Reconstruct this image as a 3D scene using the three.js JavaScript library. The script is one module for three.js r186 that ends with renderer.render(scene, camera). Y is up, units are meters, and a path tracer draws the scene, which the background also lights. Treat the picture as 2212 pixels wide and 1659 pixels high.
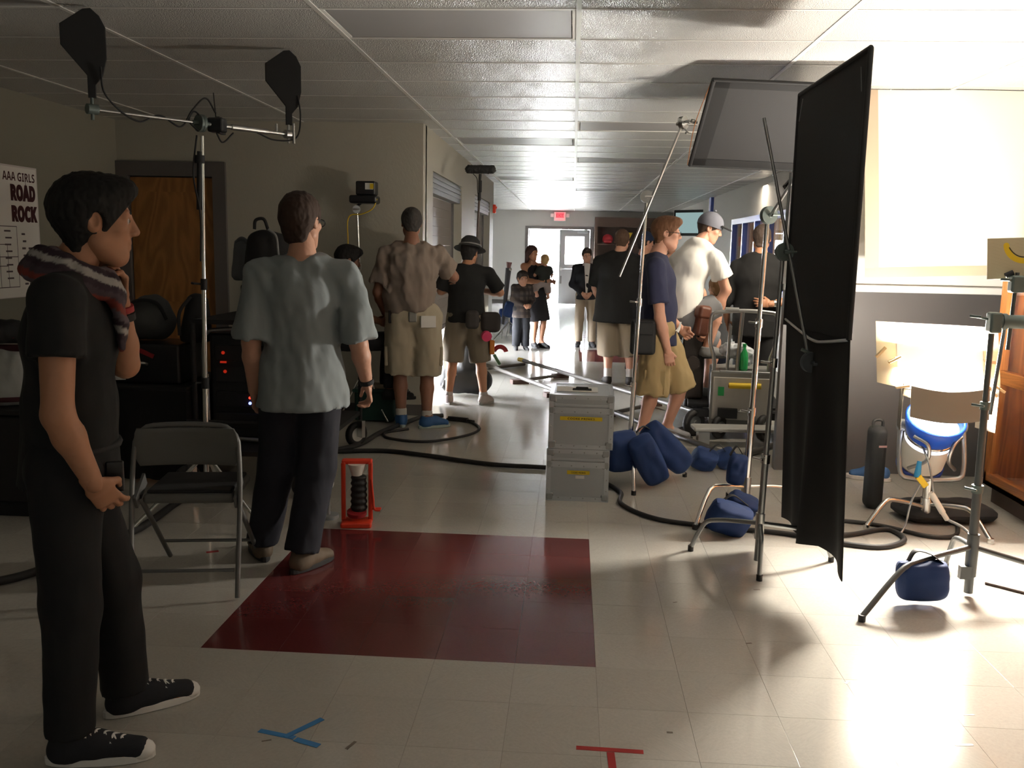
import * as THREE from 'three';
import { mergeGeometries } from 'three/addons/utils/BufferGeometryUtils.js';
import { RoundedBoxGeometry } from 'three/addons/geometries/RoundedBoxGeometry.js';
import { ImprovedNoise } from 'three/addons/math/ImprovedNoise.js';
import { RectAreaLightUniformsLib } from 'three/addons/lights/RectAreaLightUniformsLib.js';

// ---------- camera, exposure, sky, sun, large lights ----------
const scene = new THREE.Scene();
const camera = new THREE.PerspectiveCamera(46.0, 2212 / 1659, 0.05, 300);
camera.rotation.order = 'YXZ';
camera.position.set(0, 1.55, 0);
camera.rotation.set(-0.14855, 0.064072, 0.020084);
const renderer = new THREE.WebGLRenderer({ antialias: true });
renderer.toneMapping = THREE.LinearToneMapping;
renderer.toneMappingExposure = 1.0;
renderer.shadowMap.enabled = true;
RectAreaLightUniformsLib.init();
{ // hazy bright sky, even all round, a little bluer overhead
  const w = 64, h = 32, d = new Float32Array(w * h * 4);
  for (let y = 0; y < h; y++) for (let x = 0; x < w; x++) {
    const t = Math.max(0, (y + 0.5) / h - 0.5) * 2, i = (y * w + x) * 4;
    d[i] = 1.0 - 0.4 * t; d[i + 1] = 1.02 - 0.27 * t; d[i + 2] = 1.06 - 0.06 * t; d[i + 3] = 1;
  }
  const sky = new THREE.DataTexture(d, w, h, THREE.RGBAFormat, THREE.FloatType);
  sky.mapping = THREE.EquirectangularReflectionMapping; sky.magFilter = THREE.LinearFilter; sky.needsUpdate = true;
  scene.background = sky; scene.backgroundIntensity = 120;
}
const sun = new THREE.DirectionalLight(0xfff2de, 250);
sun.position.set(-14, 11, -23); sun.target.position.set(-2.5, 0, -15);
sun.castShadow = true; sun.shadow.radius = 1;
Object.assign(sun.shadow.camera, { left: -20, right: 20, top: 20, bottom: -20, near: 0.5, far: 60 });
scene.add(sun, sun.target);
function areaLight(name, color, power, w, h, at, to) {
  const l = new THREE.RectAreaLight(color, power, w, h); l.name = name;
  l.position.set(...at); l.lookAt(...to); l.castShadow = true; scene.add(l); return l;
}
const KEY = 540, SPILL = 160, PANEL = 24, LENS = 450;
areaLight('key_light', 0xfff6e8, KEY, 0.46, 0.34, [2.02, 1.03, -5.09], [2.02, 1.06, -4.1]);       // near side of the lit gel: floor, ceiling
areaLight('muslin_light', 0xfff6e8, SPILL, 0.46, 0.34, [2.02, 1.04, -5.16], [2.1, 2.3, -5.95]);  // far side of the lit gel: muslin, partition
areaLight('lens_light', 0xfff6e8, LENS, 0.2, 0.2, [2.08, 0.64, -5.195], [2.08, 1.5, -4.695]);            // the lens of the film lamp, shining up through the gel
areaLight('unseen_set_light', 0xfff0d8, PANEL, 0.8, 0.8, [2.12, 2.05, -7.42], [0.1, 1.2, -13]);      // unseen panel behind the partition, placed to light the crew

// ---------- helpers ----------
const V = (x, y, z) => new THREE.Vector3(x, y, z);
const names = new Map();
function numbered(n) { const k = names.get(n) ?? 0; names.set(n, k + 1); return k ? n + '_' + String(k).padStart(3, '0') : n; }
function rng(seed) { let s = seed | 0; return () => { s = (s + 0x6d2b79f5) | 0; let t = Math.imul(s ^ (s >>> 15), 1 | s); t = (t + Math.imul(t ^ (t >>> 7), 61 | t)) ^ t; return ((t ^ (t >>> 14)) >>> 0) / 4294967296; }; }
const noise3 = new ImprovedNoise();
const nz = (x, y, z) => noise3.noise(x + 31.7, y + 17.3, z + 9.1);
function std(color, roughness = 0.8, metalness = 0, extra = {}) { return new THREE.MeshStandardMaterial({ color: new THREE.Color().setRGB(...color), roughness, metalness, ...extra }); }
function phys(color, roughness, extra = {}) { return new THREE.MeshPhysicalMaterial({ color: new THREE.Color().setRGB(...color), roughness, ...extra }); }
function flat(list) { // one geometry from a list, all with position, normal, uv and no index
  const out = [].concat(list).filter(Boolean).map((g) => { const q = g.index ? g.toNonIndexed() : g; for (const k of Object.keys(q.attributes)) if (!['position', 'normal', 'uv'].includes(k)) q.deleteAttribute(k); if (!q.attributes.uv) q.setAttribute('uv', new THREE.BufferAttribute(new Float32Array(q.attributes.position.count * 2), 2)); return q; });
  return out.length === 1 ? out[0] : mergeGeometries(out);
}
function shade(m) { m.castShadow = true; m.receiveShadow = true; return m; }
function part(name, geos, material, parent, label) {
  const m = shade(new THREE.Mesh(Array.isArray(geos) ? flat(geos) : geos, material));
  m.name = name; if (label) m.userData.label = label; parent.add(m); return m;
}
function thing(name, label, category, at = [0, 0, 0], turn = 0, group) {
  const o = new THREE.Group(); o.name = numbered(name); o.position.set(...at); o.rotation.y = turn;
  o.userData = { label, category }; if (group) o.userData.group = group; scene.add(o); return o;
}
function solo(name, label, category, geos, material, group) {
  const m = part(numbered(name), geos, material, scene); m.userData = { label, category }; if (group) m.userData.group = group; return m;
}
function struct(name, geos, material) { const m = part(name, geos, material, scene); m.userData.kind = 'structure'; return m; }
function dup(o, label, at, turn) { const c = o.clone(); c.name = numbered(o.name.replace(/_\d{3}$/, '')); c.userData = { ...o.userData }; if (label) c.userData.label = label; if (at) c.position.set(...at); if (turn !== undefined) c.rotation.y = turn; scene.add(c); return c; }
// geometry makers
const box = (w, h, d, x = 0, y = 0, z = 0, rx = 0, ry = 0, rz = 0) => { const g = new THREE.BoxGeometry(w, h, d); if (rx) g.rotateX(rx); if (ry) g.rotateY(ry); if (rz) g.rotateZ(rz); return g.translate(x, y, z); };
const span = (x0, x1, y0, y1, z0, z1) => box(Math.abs(x1 - x0), Math.abs(y1 - y0), Math.abs(z1 - z0), (x0 + x1) / 2, (y0 + y1) / 2, (z0 + z1) / 2);
const rbox = (w, h, d, r, x = 0, y = 0, z = 0, rx = 0, ry = 0, rz = 0) => { const g = new RoundedBoxGeometry(w, h, d, 2, Math.min(r, w / 2.01, h / 2.01, d / 2.01)); if (rx) g.rotateX(rx); if (ry) g.rotateY(ry); if (rz) g.rotateZ(rz); return g.translate(x, y, z); };
function rod(a, b, r0, r1 = r0, seg = 12) {
  const A = V(...a), B = V(...b), g = new THREE.CylinderGeometry(r1, r0, A.distanceTo(B), seg);
  g.applyQuaternion(new THREE.Quaternion().setFromUnitVectors(V(0, 1, 0), B.clone().sub(A).normalize()));
  return g.translate((a[0] + b[0]) / 2, (a[1] + b[1]) / 2, (a[2] + b[2]) / 2);
}
function tube(pts, r, seg = 0, closed = false, sides = 8) { const c = new THREE.CatmullRomCurve3(pts.map((p) => V(...p)), closed, 'centripetal'); return new THREE.TubeGeometry(c, seg || pts.length * 8, r, sides, closed); }
function bent(pts, r, sides = 10) { // straight runs with rounded corners
  const p = [], n = pts.length, v = pts.map((q) => V(...q)); p.push(v[0]);
  for (let i = 1; i < n - 1; i++) { const a = v[i - 1].clone().sub(v[i]), b = v[i + 1].clone().sub(v[i]), k = Math.min(0.05, a.length() * 0.4, b.length() * 0.4); const s = v[i].clone().addScaledVector(a.normalize(), k), e = v[i].clone().addScaledVector(b.normalize(), k); for (let t = 0; t <= 4; t++) { const u = t / 4; p.push(s.clone().multiplyScalar((1 - u) * (1 - u)).addScaledVector(v[i], 2 * u * (1 - u)).addScaledVector(e, u * u)); } }
  p.push(v[n - 1]);
  const path = new THREE.CurvePath(); for (let i = 0; i + 1 < p.length; i++) path.add(new THREE.LineCurve3(p[i], p[i + 1]));
  const rings = []; for (const q of p) rings.push(q);
  return new THREE.TubeGeometry(new THREE.CatmullRomCurve3(p, false, 'chordal', 0), p.length * 3, r, sides, false);
}
const ball = (r, x, y, z, sx = 1, sy = 1, sz = 1, n = 16) => new THREE.SphereGeometry(r, n, Math.max(8, n * 0.6 | 0)).scale(sx, sy, sz).translate(x, y, z);
function disc(r, t, c, dir, seg = 24) { const g = new THREE.CylinderGeometry(r, r, t, seg); g.applyQuaternion(new THREE.Quaternion().setFromUnitVectors(V(0, 1, 0), V(...dir).normalize())); return g.translate(...c); }
function ring(R, r, c, dir, seg = 28) { const g = new THREE.TorusGeometry(R, r, 8, seg); g.applyQuaternion(new THREE.Quaternion().setFromUnitVectors(V(0, 0, 1), V(...dir).normalize())); return g.translate(...c); }
function plate(pts, depth, bevel = 0) { const s = new THREE.Shape(pts.map((p) => new THREE.Vector2(...p))); return new THREE.ExtrudeGeometry(s, { depth, bevelEnabled: bevel > 0, bevelThickness: bevel, bevelSize: bevel, bevelSegments: 2 }).translate(0, 0, -depth / 2); }
function sheet(fn, nu, nv, t = 0.004) { // a cloth of thickness t from fn(u, v) -> [x, y, z]
  const pos = [], idx = [], uv = [], N = (nu + 1) * (nv + 1), P = [];
  for (let j = 0; j <= nv; j++) for (let i = 0; i <= nu; i++) P.push(V(...fn(i / nu, j / nv)));
  const nrm = (i, j) => { const at = (a, b) => P[Math.min(nv, Math.max(0, b)) * (nu + 1) + Math.min(nu, Math.max(0, a))]; return at(i + 1, j).clone().sub(at(i - 1, j)).cross(at(i, j + 1).clone().sub(at(i, j - 1))).normalize(); };
  for (const s of [0.5, -0.5]) for (let j = 0; j <= nv; j++) for (let i = 0; i <= nu; i++) { const q = P[j * (nu + 1) + i].clone().addScaledVector(nrm(i, j), s * t); pos.push(q.x, q.y, q.z); uv.push(i / nu, j / nv); }
  const quad = (a, b, c, d) => idx.push(a, b, c, a, c, d), id = (i, j, k) => k * N + j * (nu + 1) + i;
  for (let j = 0; j < nv; j++) for (let i = 0; i < nu; i++) { quad(id(i, j, 0), id(i + 1, j, 0), id(i + 1, j + 1, 0), id(i, j + 1, 0)); quad(id(i, j, 1), id(i, j + 1, 1), id(i + 1, j + 1, 1), id(i + 1, j, 1)); }
  for (let i = 0; i < nu; i++) { quad(id(i, 0, 0), id(i, 0, 1), id(i + 1, 0, 1), id(i + 1, 0, 0)); quad(id(i, nv, 0), id(i + 1, nv, 0), id(i + 1, nv, 1), id(i, nv, 1)); }
  for (let j = 0; j < nv; j++) { quad(id(0, j, 0), id(0, j + 1, 0), id(0, j + 1, 1), id(0, j, 1)); quad(id(nu, j, 0), id(nu, j, 1), id(nu, j + 1, 1), id(nu, j + 1, 0)); }
  const g = new THREE.BufferGeometry(); g.setAttribute('position', new THREE.Float32BufferAttribute(pos, 3)); g.setAttribute('uv', new THREE.Float32BufferAttribute(uv, 2)); g.setIndex(idx); g.computeVertexNormals(); return g;
}
function canvasTex(w, h, draw, srgb = true) { const c = document.createElement('canvas'); c.width = w; c.height = h; const x = c.getContext('2d'); draw(x, w, h); const t = new THREE.CanvasTexture(c); if (srgb) t.colorSpace = THREE.SRGBColorSpace; t.anisotropy = 8; return t; }
function noiseTex(n, fn, srgb = false) { const d = new Uint8Array(n * n * 4); for (let y = 0; y < n; y++) for (let x = 0; x < n; x++) { const c = fn(x / n, y / n), i = (y * n + x) * 4; const v = Array.isArray(c) ? c : [c, c, c]; for (let k = 0; k < 3; k++) d[i + k] = Math.max(0, Math.min(255, v[k] * 255)); d[i + 3] = 255; } const t = new THREE.DataTexture(d, n, n); t.wrapS = t.wrapT = THREE.RepeatWrapping; t.magFilter = THREE.LinearFilter; t.minFilter = THREE.LinearMipmapLinearFilter; t.generateMipmaps = true; if (srgb) t.colorSpace = THREE.SRGBColorSpace; t.needsUpdate = true; return t; }
function metricUV(g) { // uv in metres, by the dominant axis of each face
  const p = g.attributes.position, n = g.attributes.normal, uv = new Float32Array(p.count * 2);
  for (let i = 0; i < p.count; i++) { const ax = Math.abs(n.getX(i)), ay = Math.abs(n.getY(i)), az = Math.abs(n.getZ(i)); const [u, v] = ay > ax && ay > az ? [p.getX(i), p.getZ(i)] : ax > az ? [p.getZ(i), p.getY(i)] : [p.getX(i), p.getY(i)]; uv[i * 2] = u; uv[i * 2 + 1] = v; }
  g.setAttribute('uv', new THREE.BufferAttribute(uv, 2)); return g;
}
const wrap = (f, p) => (x, y) => f(x * p, y * p);
// ---------- materials ----------
const periodic = (x, y, f, s) => { const a = x * Math.PI * 2, b = y * Math.PI * 2, r = f / 6.283; return noise3.noise(Math.cos(a) * r + s, Math.sin(a) * r + Math.cos(b) * r + s * 2, Math.sin(b) * r + 5.3); };
const plasterBump = noiseTex(256, (x, y) => 0.5 + 0.3 * periodic(x, y, 40, 2) + 0.25 * periodic(x, y, 110, 7)); plasterBump.repeat.set(2, 2);
const panelBump = noiseTex(512, (x, y) => 0.5 + 0.35 * periodic(x, y * 0.5, 160, 3) + 0.3 * periodic(x * 3 % 1, y, 60, 8)); panelBump.repeat.set(1.5, 1.5);
const r1 = rng(11);
const vinyl = noiseTex(512, (x, y) => { const n = 0.5 + 0.22 * periodic(x, y, 60, 4) + 0.18 * periodic(x, y, 170, 9) + 0.06 * (r1() - 0.5); const v = 0.93 + 0.12 * (n - 0.5); return [v, v * 0.995, v * 0.985]; }, true);
const scuff = noiseTex(512, (x, y) => { const n = periodic(x, y, 14, 6) * 0.6 + periodic(x, y, 45, 1) * 0.5; return 0.5 + 0.5 * n; });
const woodTex = noiseTex(512, (x, y) => { const g = periodic(x * 1, y * 0.25, 9, 2) * 3 + x * 7, k = 0.5 + 0.5 * Math.sin(g * 6.283 * 0.6), f = 0.5 + 0.5 * periodic(x, y * 0.1, 180, 5); const v = 0.82 + 0.14 * k + 0.1 * (f - 0.5); return [v, v * 0.97, v * 0.9]; }, true);
const weave = noiseTex(256, (x, y) => 0.5 + 0.25 * Math.sin(x * 6.283 * 64) * Math.sin(y * 6.283 * 64) + 0.2 * periodic(x, y, 90, 3));
const M = {
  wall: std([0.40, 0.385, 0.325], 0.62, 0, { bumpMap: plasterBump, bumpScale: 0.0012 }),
  wallLeftShaded: std([0.25, 0.24, 0.195], 0.62, 0, { bumpMap: plasterBump, bumpScale: 0.0012 }),  // wall paint darkened to stand in for weaker light on this side
  wallFar: std([0.5, 0.49, 0.465], 0.6, 0, { bumpMap: plasterBump, bumpScale: 0.0012 }),
  rightWall: std([0.50, 0.49, 0.45], 0.8, 0, { bumpMap: plasterBump, bumpScale: 0.003 }),
  panel: std([0.5, 0.5, 0.485], 0.25, 0, { bumpMap: panelBump, bumpScale: 0.0045 }),
  gridBar: std([0.6, 0.6, 0.58], 0.28),
  lens: phys([0.36, 0.36, 0.37], 0.4, { ior: 1.5 }),
  tile: [[0.555, 0.535, 0.49], [0.54, 0.52, 0.475], [0.57, 0.55, 0.505]].map((c) => std(c, 0.115, 0, { map: vinyl })),
  red: [[0.155, 0.034, 0.034], [0.145, 0.031, 0.032]].map((c) => std(c, 0.13, 0, { map: vinyl })),
  grout: std([0.33, 0.3, 0.26], 0.7),
  rail: std([0.07, 0.062, 0.055], 0.5), backlitSteel: std([0.1, 0.105, 0.105], 0.4, 0.5), darkFrame: std([0.115, 0.105, 0.1], 0.5), doorWood: std([0.42, 0.2, 0.068], 0.45, 0, { map: woodTex }),  // steel for the right-hand stand, darkened to stand in for its silhouette
  greyDoor: std([0.33, 0.33, 0.33], 0.5), black: std([0.012, 0.012, 0.013], 0.75), blackGloss: std([0.012, 0.012, 0.014], 0.3), rubber: std([0.018, 0.017, 0.017], 0.6),
  flag: std([0.009, 0.0085, 0.0085], 0.95, 0, { bumpMap: weave, bumpScale: 0.0005 }),
  chrome: std([0.72, 0.72, 0.7], 0.16, 1), steel: std([0.5, 0.5, 0.49], 0.32, 1), dullSteel: std([0.36, 0.37, 0.37], 0.42, 0.9), greyHead: std([0.12, 0.15, 0.14], 0.5, 0.4),
  silver: std([0.42, 0.45, 0.47], 0.42, 0.35), silverTrim: std([0.5, 0.53, 0.55], 0.35, 0.6), brown: std([0.05, 0.024, 0.014], 0.55), orangeWood: std([0.4, 0.15, 0.04], 0.4, 0, { map: woodTex }),
  blueTrim: std([0.012, 0.045, 0.27], 0.4), blueBag: std([0.006, 0.03, 0.125], 0.75, 0, { bumpMap: weave, bumpScale: 0.0006 }), blueRing: std([0.01, 0.09, 0.6], 0.35),
  cream: std([0.85, 0.82, 0.74], 0.4), white: std([0.8, 0.8, 0.78], 0.5), paper: std([0.72, 0.71, 0.68], 0.8), greyPanel: std([0.07, 0.066, 0.067], 0.5), greyMetal: std([0.25, 0.25, 0.235], 0.4, 0.3),
  yellow: std([0.75, 0.52, 0.02], 0.5), redPlastic: std([0.8, 0.055, 0.02], 0.4), darkRed: std([0.3, 0.01, 0.015], 0.6), green: std([0.02, 0.35, 0.09], 0.4),
  smoked: phys([0.062, 0.061, 0.058], 0.02, { transmission: 1, thickness: 0, ior: 1.5 }), tinted: phys([0.11, 0.112, 0.11], 0.02, { transmission: 1, thickness: 0, ior: 1.5 }), slat: std([0.27, 0.24, 0.215], 0.45), glass: phys([1, 1, 1], 0.02, { transmission: 1, thickness: 0, ior: 1.5 }), bluePaint: std([0.05, 0.22, 0.5], 0.6), redTape: std([0.42, 0.02, 0.02], 0.6), khaki: std([0.37, 0.28, 0.15], 0.85),
  led: (c, k) => new THREE.MeshStandardMaterial({ color: 0x050505, emissive: new THREE.Color().setRGB(...c), emissiveIntensity: k }),
};
// ---------- the room ----------
const CEIL = 2.634, T = 0.3048;
const XN = 3.1, ZN = -6.62, X0 = -4.18, X1 = 2.75, ZB = -26, ZF = 2.2, HX = -1.36, CZ = -8.2;   // left wall, right wall, far wall, wall behind the camera, hall's left wall, cross wall
const LX = -5.6; // the side lobby's unseen window wall
{ // floor: slab with the vinyl tiles as children
  const floor = struct('floor', span(LX - 0.2, XN + 0.2, -0.2, -0.003, ZB - 0.2, ZF + 0.2), M.grout);
  const gx = 0.13, gz = -4.748, inRed = (i, j) => (i < 0 && i >= -5 && j >= 0 && j < 5) || (i < 5 && i >= 0 && j >= -31 && j < -26);
  const shape = metricUV(flat([new RoundedBoxGeometry(T - 0.0006, 0.006, T - 0.0006, 1, 0.0006)])).translate(0, -0.003, 0);
  const cells = [], r = rng(5);
  for (let i = -19; i < 11; i++) for (let j = -70; j < 23; j++) {
    const x = gx + (i + 0.5) * T, z = gz + (j + 0.5) * T;
    if (x > (z > ZN ? XN : X1) || x < (z > CZ ? X0 - 0.14 : LX - 0.14) || z > ZF || z < ZB) continue;
    const depth = -z, seen = z < -2.1 && Math.abs(x + 0.06 * z - 0.0) < depth * 0.62 && (z < CZ ? x > HX : true);
    cells.push({ x, z, red: inRed(i, j), d: seen ? Math.hypot(x, z) : 1e3 + Math.hypot(x, z), k: (r() * 3) | 0, u: r(), v: r() });
  }
  cells.sort((a, b) => a.d - b.d);
  const rest = [[], [], [], [], []], variants = [0, 1, 2, 3].map((q) => { const g = shape.clone(), uv = g.attributes.uv; for (let i = 0; i < uv.count; i++) uv.setXY(i, uv.getX(i) * 1.6 + q * 0.37, uv.getY(i) * 1.6 + q * 0.61); return g; });
  cells.forEach((c, n) => {
    const m = c.red ? M.red[c.k % 2] : M.tile[c.k], g = variants[(c.u * 4) | 0];
    if (n < 300) { const t = part(n ? 'tile_' + String(n).padStart(3, '0') : 'tile', g, m, floor); t.position.set(c.x, 0, c.z); }
    else rest[c.red ? 3 + (c.k % 2) : c.k].push(metricUV(box(T - 0.0006, 0.006, T - 0.0006, c.x, -0.003, c.z)));
  });
  rest.forEach((list, k) => { if (list.length) { const t = part('far_tiles', list, k < 3 ? M.tile[k] : M.red[k - 3], floor); t.userData.kind = 'stuff'; } });
}
const fixtures = []; // ceiling cells that hold a light fitting: column, row
{ // ceiling: slab, hanging grid of bars, lay-in panels
  const c = struct('ceiling', span(LX - 0.2, XN + 0.2, CEIL + 0.12, CEIL + 0.32, ZB - 0.2, ZF + 0.2), M.panel);
  const bx = -0.007, bz = -4.336, W = 1.22, D = 0.61;
  const lit = new Set(['-1,0', '0,6', '-1,8', '0,11', '-1,-6', '-3,-1', '0,-6', '-1,16', '0,20']);
  const cols = [-5, -4, -3, -2, -1, 0, 1, 2], rows = []; for (let k = -10; k < 36; k++) rows.push(k);
  const gp = metricUV(flat([new THREE.BoxGeometry(W - 0.02, 0.016, D - 0.012)]));
  for (const i of cols) {
    const x = bx + i * W; if (x > LX && x < X1) part('grid_bar', span(x - 0.012, x + 0.012, CEIL - 0.004, CEIL + 0.03, ZB, ZF), M.gridBar, c);
  }
  for (const k of rows) {
    const z = bz - k * D; if (z > ZB && z < ZF) part('grid_bar', span(LX, z > ZN ? XN : X1, CEIL - 0.0012, CEIL + 0.03, z - 0.009, z + 0.009), M.gridBar, c);
  }
  for (const i of cols) for (const k of rows) {
    const x0 = Math.max(LX, bx + i * W), x1 = Math.min(bz - k * D > ZN ? XN : X1, bx + (i + 1) * W), z1 = Math.min(ZF, bz - k * D), z0 = Math.max(ZB, bz - (k + 1) * D);
    if (x1 - x0 < 0.05 || z1 - z0 < 0.05) continue;
    if (z1 > CZ && x1 < X0) continue;
    if (lit.has(i + ',' + k)) { fixtures.push([(x0 + x1) / 2, (z0 + z1) / 2]); continue; }
    const whole = x1 - x0 > W - 0.01 && z1 - z0 > D - 0.01;
    const p = part('panel', whole ? gp : metricUV(flat([new THREE.BoxGeometry(x1 - x0 - 0.02, 0.016, z1 - z0 - 0.012)])), M.panel, c);
    p.position.set((x0 + x1) / 2, CEIL + 0.0085, (z0 + z1) / 2);
  }
}
// walls
struct('wall_left', span(X0 - 0.2, X0, 0, CEIL + 0.12, CZ - 0.2, ZF + 0.2), M.wallLeftShaded);
const RX0 = -3, RX1 = 1, RY0 = 1.0, RY1 = 2.3; // wall behind the camera; unseen band of smoked glass placed to light everybody's backs
struct('wall_rear', [span(X0 - 0.2, RX0, 0, CEIL + 0.12, ZF, ZF + 0.2), span(RX1, XN + 0.2, 0, CEIL + 0.12, ZF, ZF + 0.2), span(RX0, RX1, 0, RY0, ZF, ZF + 0.2), span(RX0, RX1, RY1, CEIL + 0.12, ZF, ZF + 0.2)], M.wall);
{ const w = struct('unseen_window_3', [-3, -2, -1, 0, 1].map((x) => span(x - 0.03, x + 0.03, RY0, RY1, ZF + 0.05, ZF + 0.12)), M.darkFrame); part('pane', span(RX0, RX1, RY0, RY1, ZF + 0.08, ZF + 0.086), M.smoked, w); }
const DX0 = -4.1, DX1 = -3.25; // the wooden door in the cross wall
struct('wall_cross', [span(X0, DX0, 0, CEIL + 0.12, CZ - 0.14, CZ), span(DX1, HX, 0, CEIL + 0.12, CZ - 0.14, CZ), span(DX0, DX1, 2.17, CEIL + 0.12, CZ - 0.14, CZ), span(X0, HX, 0, CEIL, CZ - 0.2, CZ - 0.141)], M.wall);
// hall's left wall with two shutter openings
const OP = [[-8.78, -11.05], [-12.5, -14.75]], HW = -1.56, LINT = 2.27, ZE = -15.4;
struct('wall_hall', [span(HW, HX, LINT, CEIL + 0.12, CZ - 0.141, ZE), span(HW, HX, 0, LINT, CZ - 0.141, OP[0][0]), span(HW, HX, 0, LINT, OP[0][1], OP[1][0]), span(HW, HX, 0, LINT, OP[1][1], ZE)], M.wall);
for (const [n, [a, b]] of OP.entries()) {
  const s = thing('roller_shutter', n ? 'half lowered roller shutter in the farther opening, beyond the microphone pole' : 'half lowered roller shutter in the nearer opening beside the man in the tan shirt', 'shutter', [HX, 0, (a + b) / 2]);
  const L = a - b;
  part('housing', [box(0.1, 0.2, L - 0.02, -0.07, LINT - 0.1, 0), box(0.012, 0.022, L - 0.02, -0.014, LINT - 0.04, 0), box(0.012, 0.022, L - 0.02, -0.014, LINT - 0.09, 0), box(0.012, 0.022, L - 0.02, -0.014, LINT - 0.14, 0)], M.dullSteel, s);
  for (const e of [-1, 1]) part('guide_rail', [box(0.05, LINT - 0.01, 0.06, -0.12, (LINT - 0.01) / 2, e * (L / 2 - 0.035))], M.darkFrame, s);
  for (let k = 0; k < 14; k++) part('slat', box(0.02, 0.0985, L - 0.14, -0.13, LINT - 0.25 - k * 0.1, 0), M.slat, s);
  part('bottom_bar', box(0.04, 0.05, L - 0.14, -0.13, LINT - 0.25 - 14 * 0.1 + 0.025, 0), M.darkFrame, s);
}
// right wall with a row of classroom windows
const WZ0 = -11.15, WZ1 = -16.1, WY0 = 1.02, WY1 = 2.1;
struct('wall_right', [span(XN, XN + 0.2, 0, CEIL + 0.12, ZN - 0.2, ZF + 0.2), span(X1, X1 + 0.2, 0, CEIL + 0.12, WZ0, ZN), span(X1, X1 + 0.2, 0, CEIL + 0.12, ZB - 0.2, WZ1), span(X1, X1 + 0.2, 0, WY0, WZ1, WZ0), span(X1, X1 + 0.2, WY1, CEIL + 0.12, WZ1, WZ0)], M.rightWall);
struct('wall_classroom', [span(X1 + 2.2, X1 + 2.3, 0, 2.7, WZ1 - 0.6, WZ0 + 0.6), span(X1 + 0.2, X1 + 2.3, 0, 2.7, WZ0 + 0.6, WZ0 + 0.7), span(X1 + 0.2, X1 + 2.3, 0, 2.7, WZ1 - 0.7, WZ1 - 0.6), span(X1 + 0.2, X1 + 2.3, 2.6, 2.7, WZ1 - 0.6, WZ0 + 0.6), span(X1 + 0.2, X1 + 2.3, -0.1, 0, WZ1 - 0.6, WZ0 + 0.6)], std([0.6, 0.52, 0.44], 0.8));
{
  const w = struct('window_1', [span(X1 - 0.03, X1 + 0.06, WY1 - 0.07, WY1 + 0.02, WZ1 - 0.05, WZ0 + 0.05), span(X1 - 0.05, X1 + 0.06, WY0 - 0.03, WY0 + 0.05, WZ1 - 0.05, WZ0 + 0.05), span(X1 - 0.027, X1 + 0.057, WY0 + 0.05, WY1 - 0.07, WZ0 - 0.05, WZ0 + 0.05), span(X1 - 0.027, X1 + 0.057, WY0 + 0.05, WY1 - 0.07, WZ1 - 0.05, WZ1 + 0.05), ...[1, 2, 3, 4].map((k) => { const z = WZ0 + (WZ1 - WZ0) * k / 5; return span(X1 - 0.027, X1 + 0.05, WY0 + 0.05, WY1 - 0.07, z - 0.04, z + 0.04); })], M.blueTrim);
  const strip = [[0.85, 0.8, 0.72], [0.75, 0.55, 0.42], [0.75, 0.55, 0.14], [0.62, 0.42, 0.32], [0.85, 0.77, 0.68]].map((c) => phys(c, 0.9, { transmission: 0.5, thickness: 0 }));
  for (let k = 0; k < 5; k++) { const a = WZ0 + (WZ1 - WZ0) * k / 5 - 0.05, b = WZ0 + (WZ1 - WZ0) * (k + 1) / 5 + 0.05; part('pane', span(X1 + 0.025, X1 + 0.031, WY0 + 0.05, WY1 - 0.07, a, b), M.glass, w); for (let q = 0; q < 6; q++) { const z = a + (b - a) * (q + 0.5) / 6; part('blind_strip', span(X1 + 0.11, X1 + 0.118, WY0 + 0.02, WY1 - 0.05, z - 0.066, z + 0.066), strip[(q * 3 + k * 2) % 5], w); } }
}
for (const [z, y0] of [[-18.6, 2.0], [-10.6, 0.0]]) struct('trim_' + (y0 ? 1 : 2), span(X1 - 0.06, X1 + 0.01, y0, CEIL, z - 0.11, z + 0.11), M.blueTrim);
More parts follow.
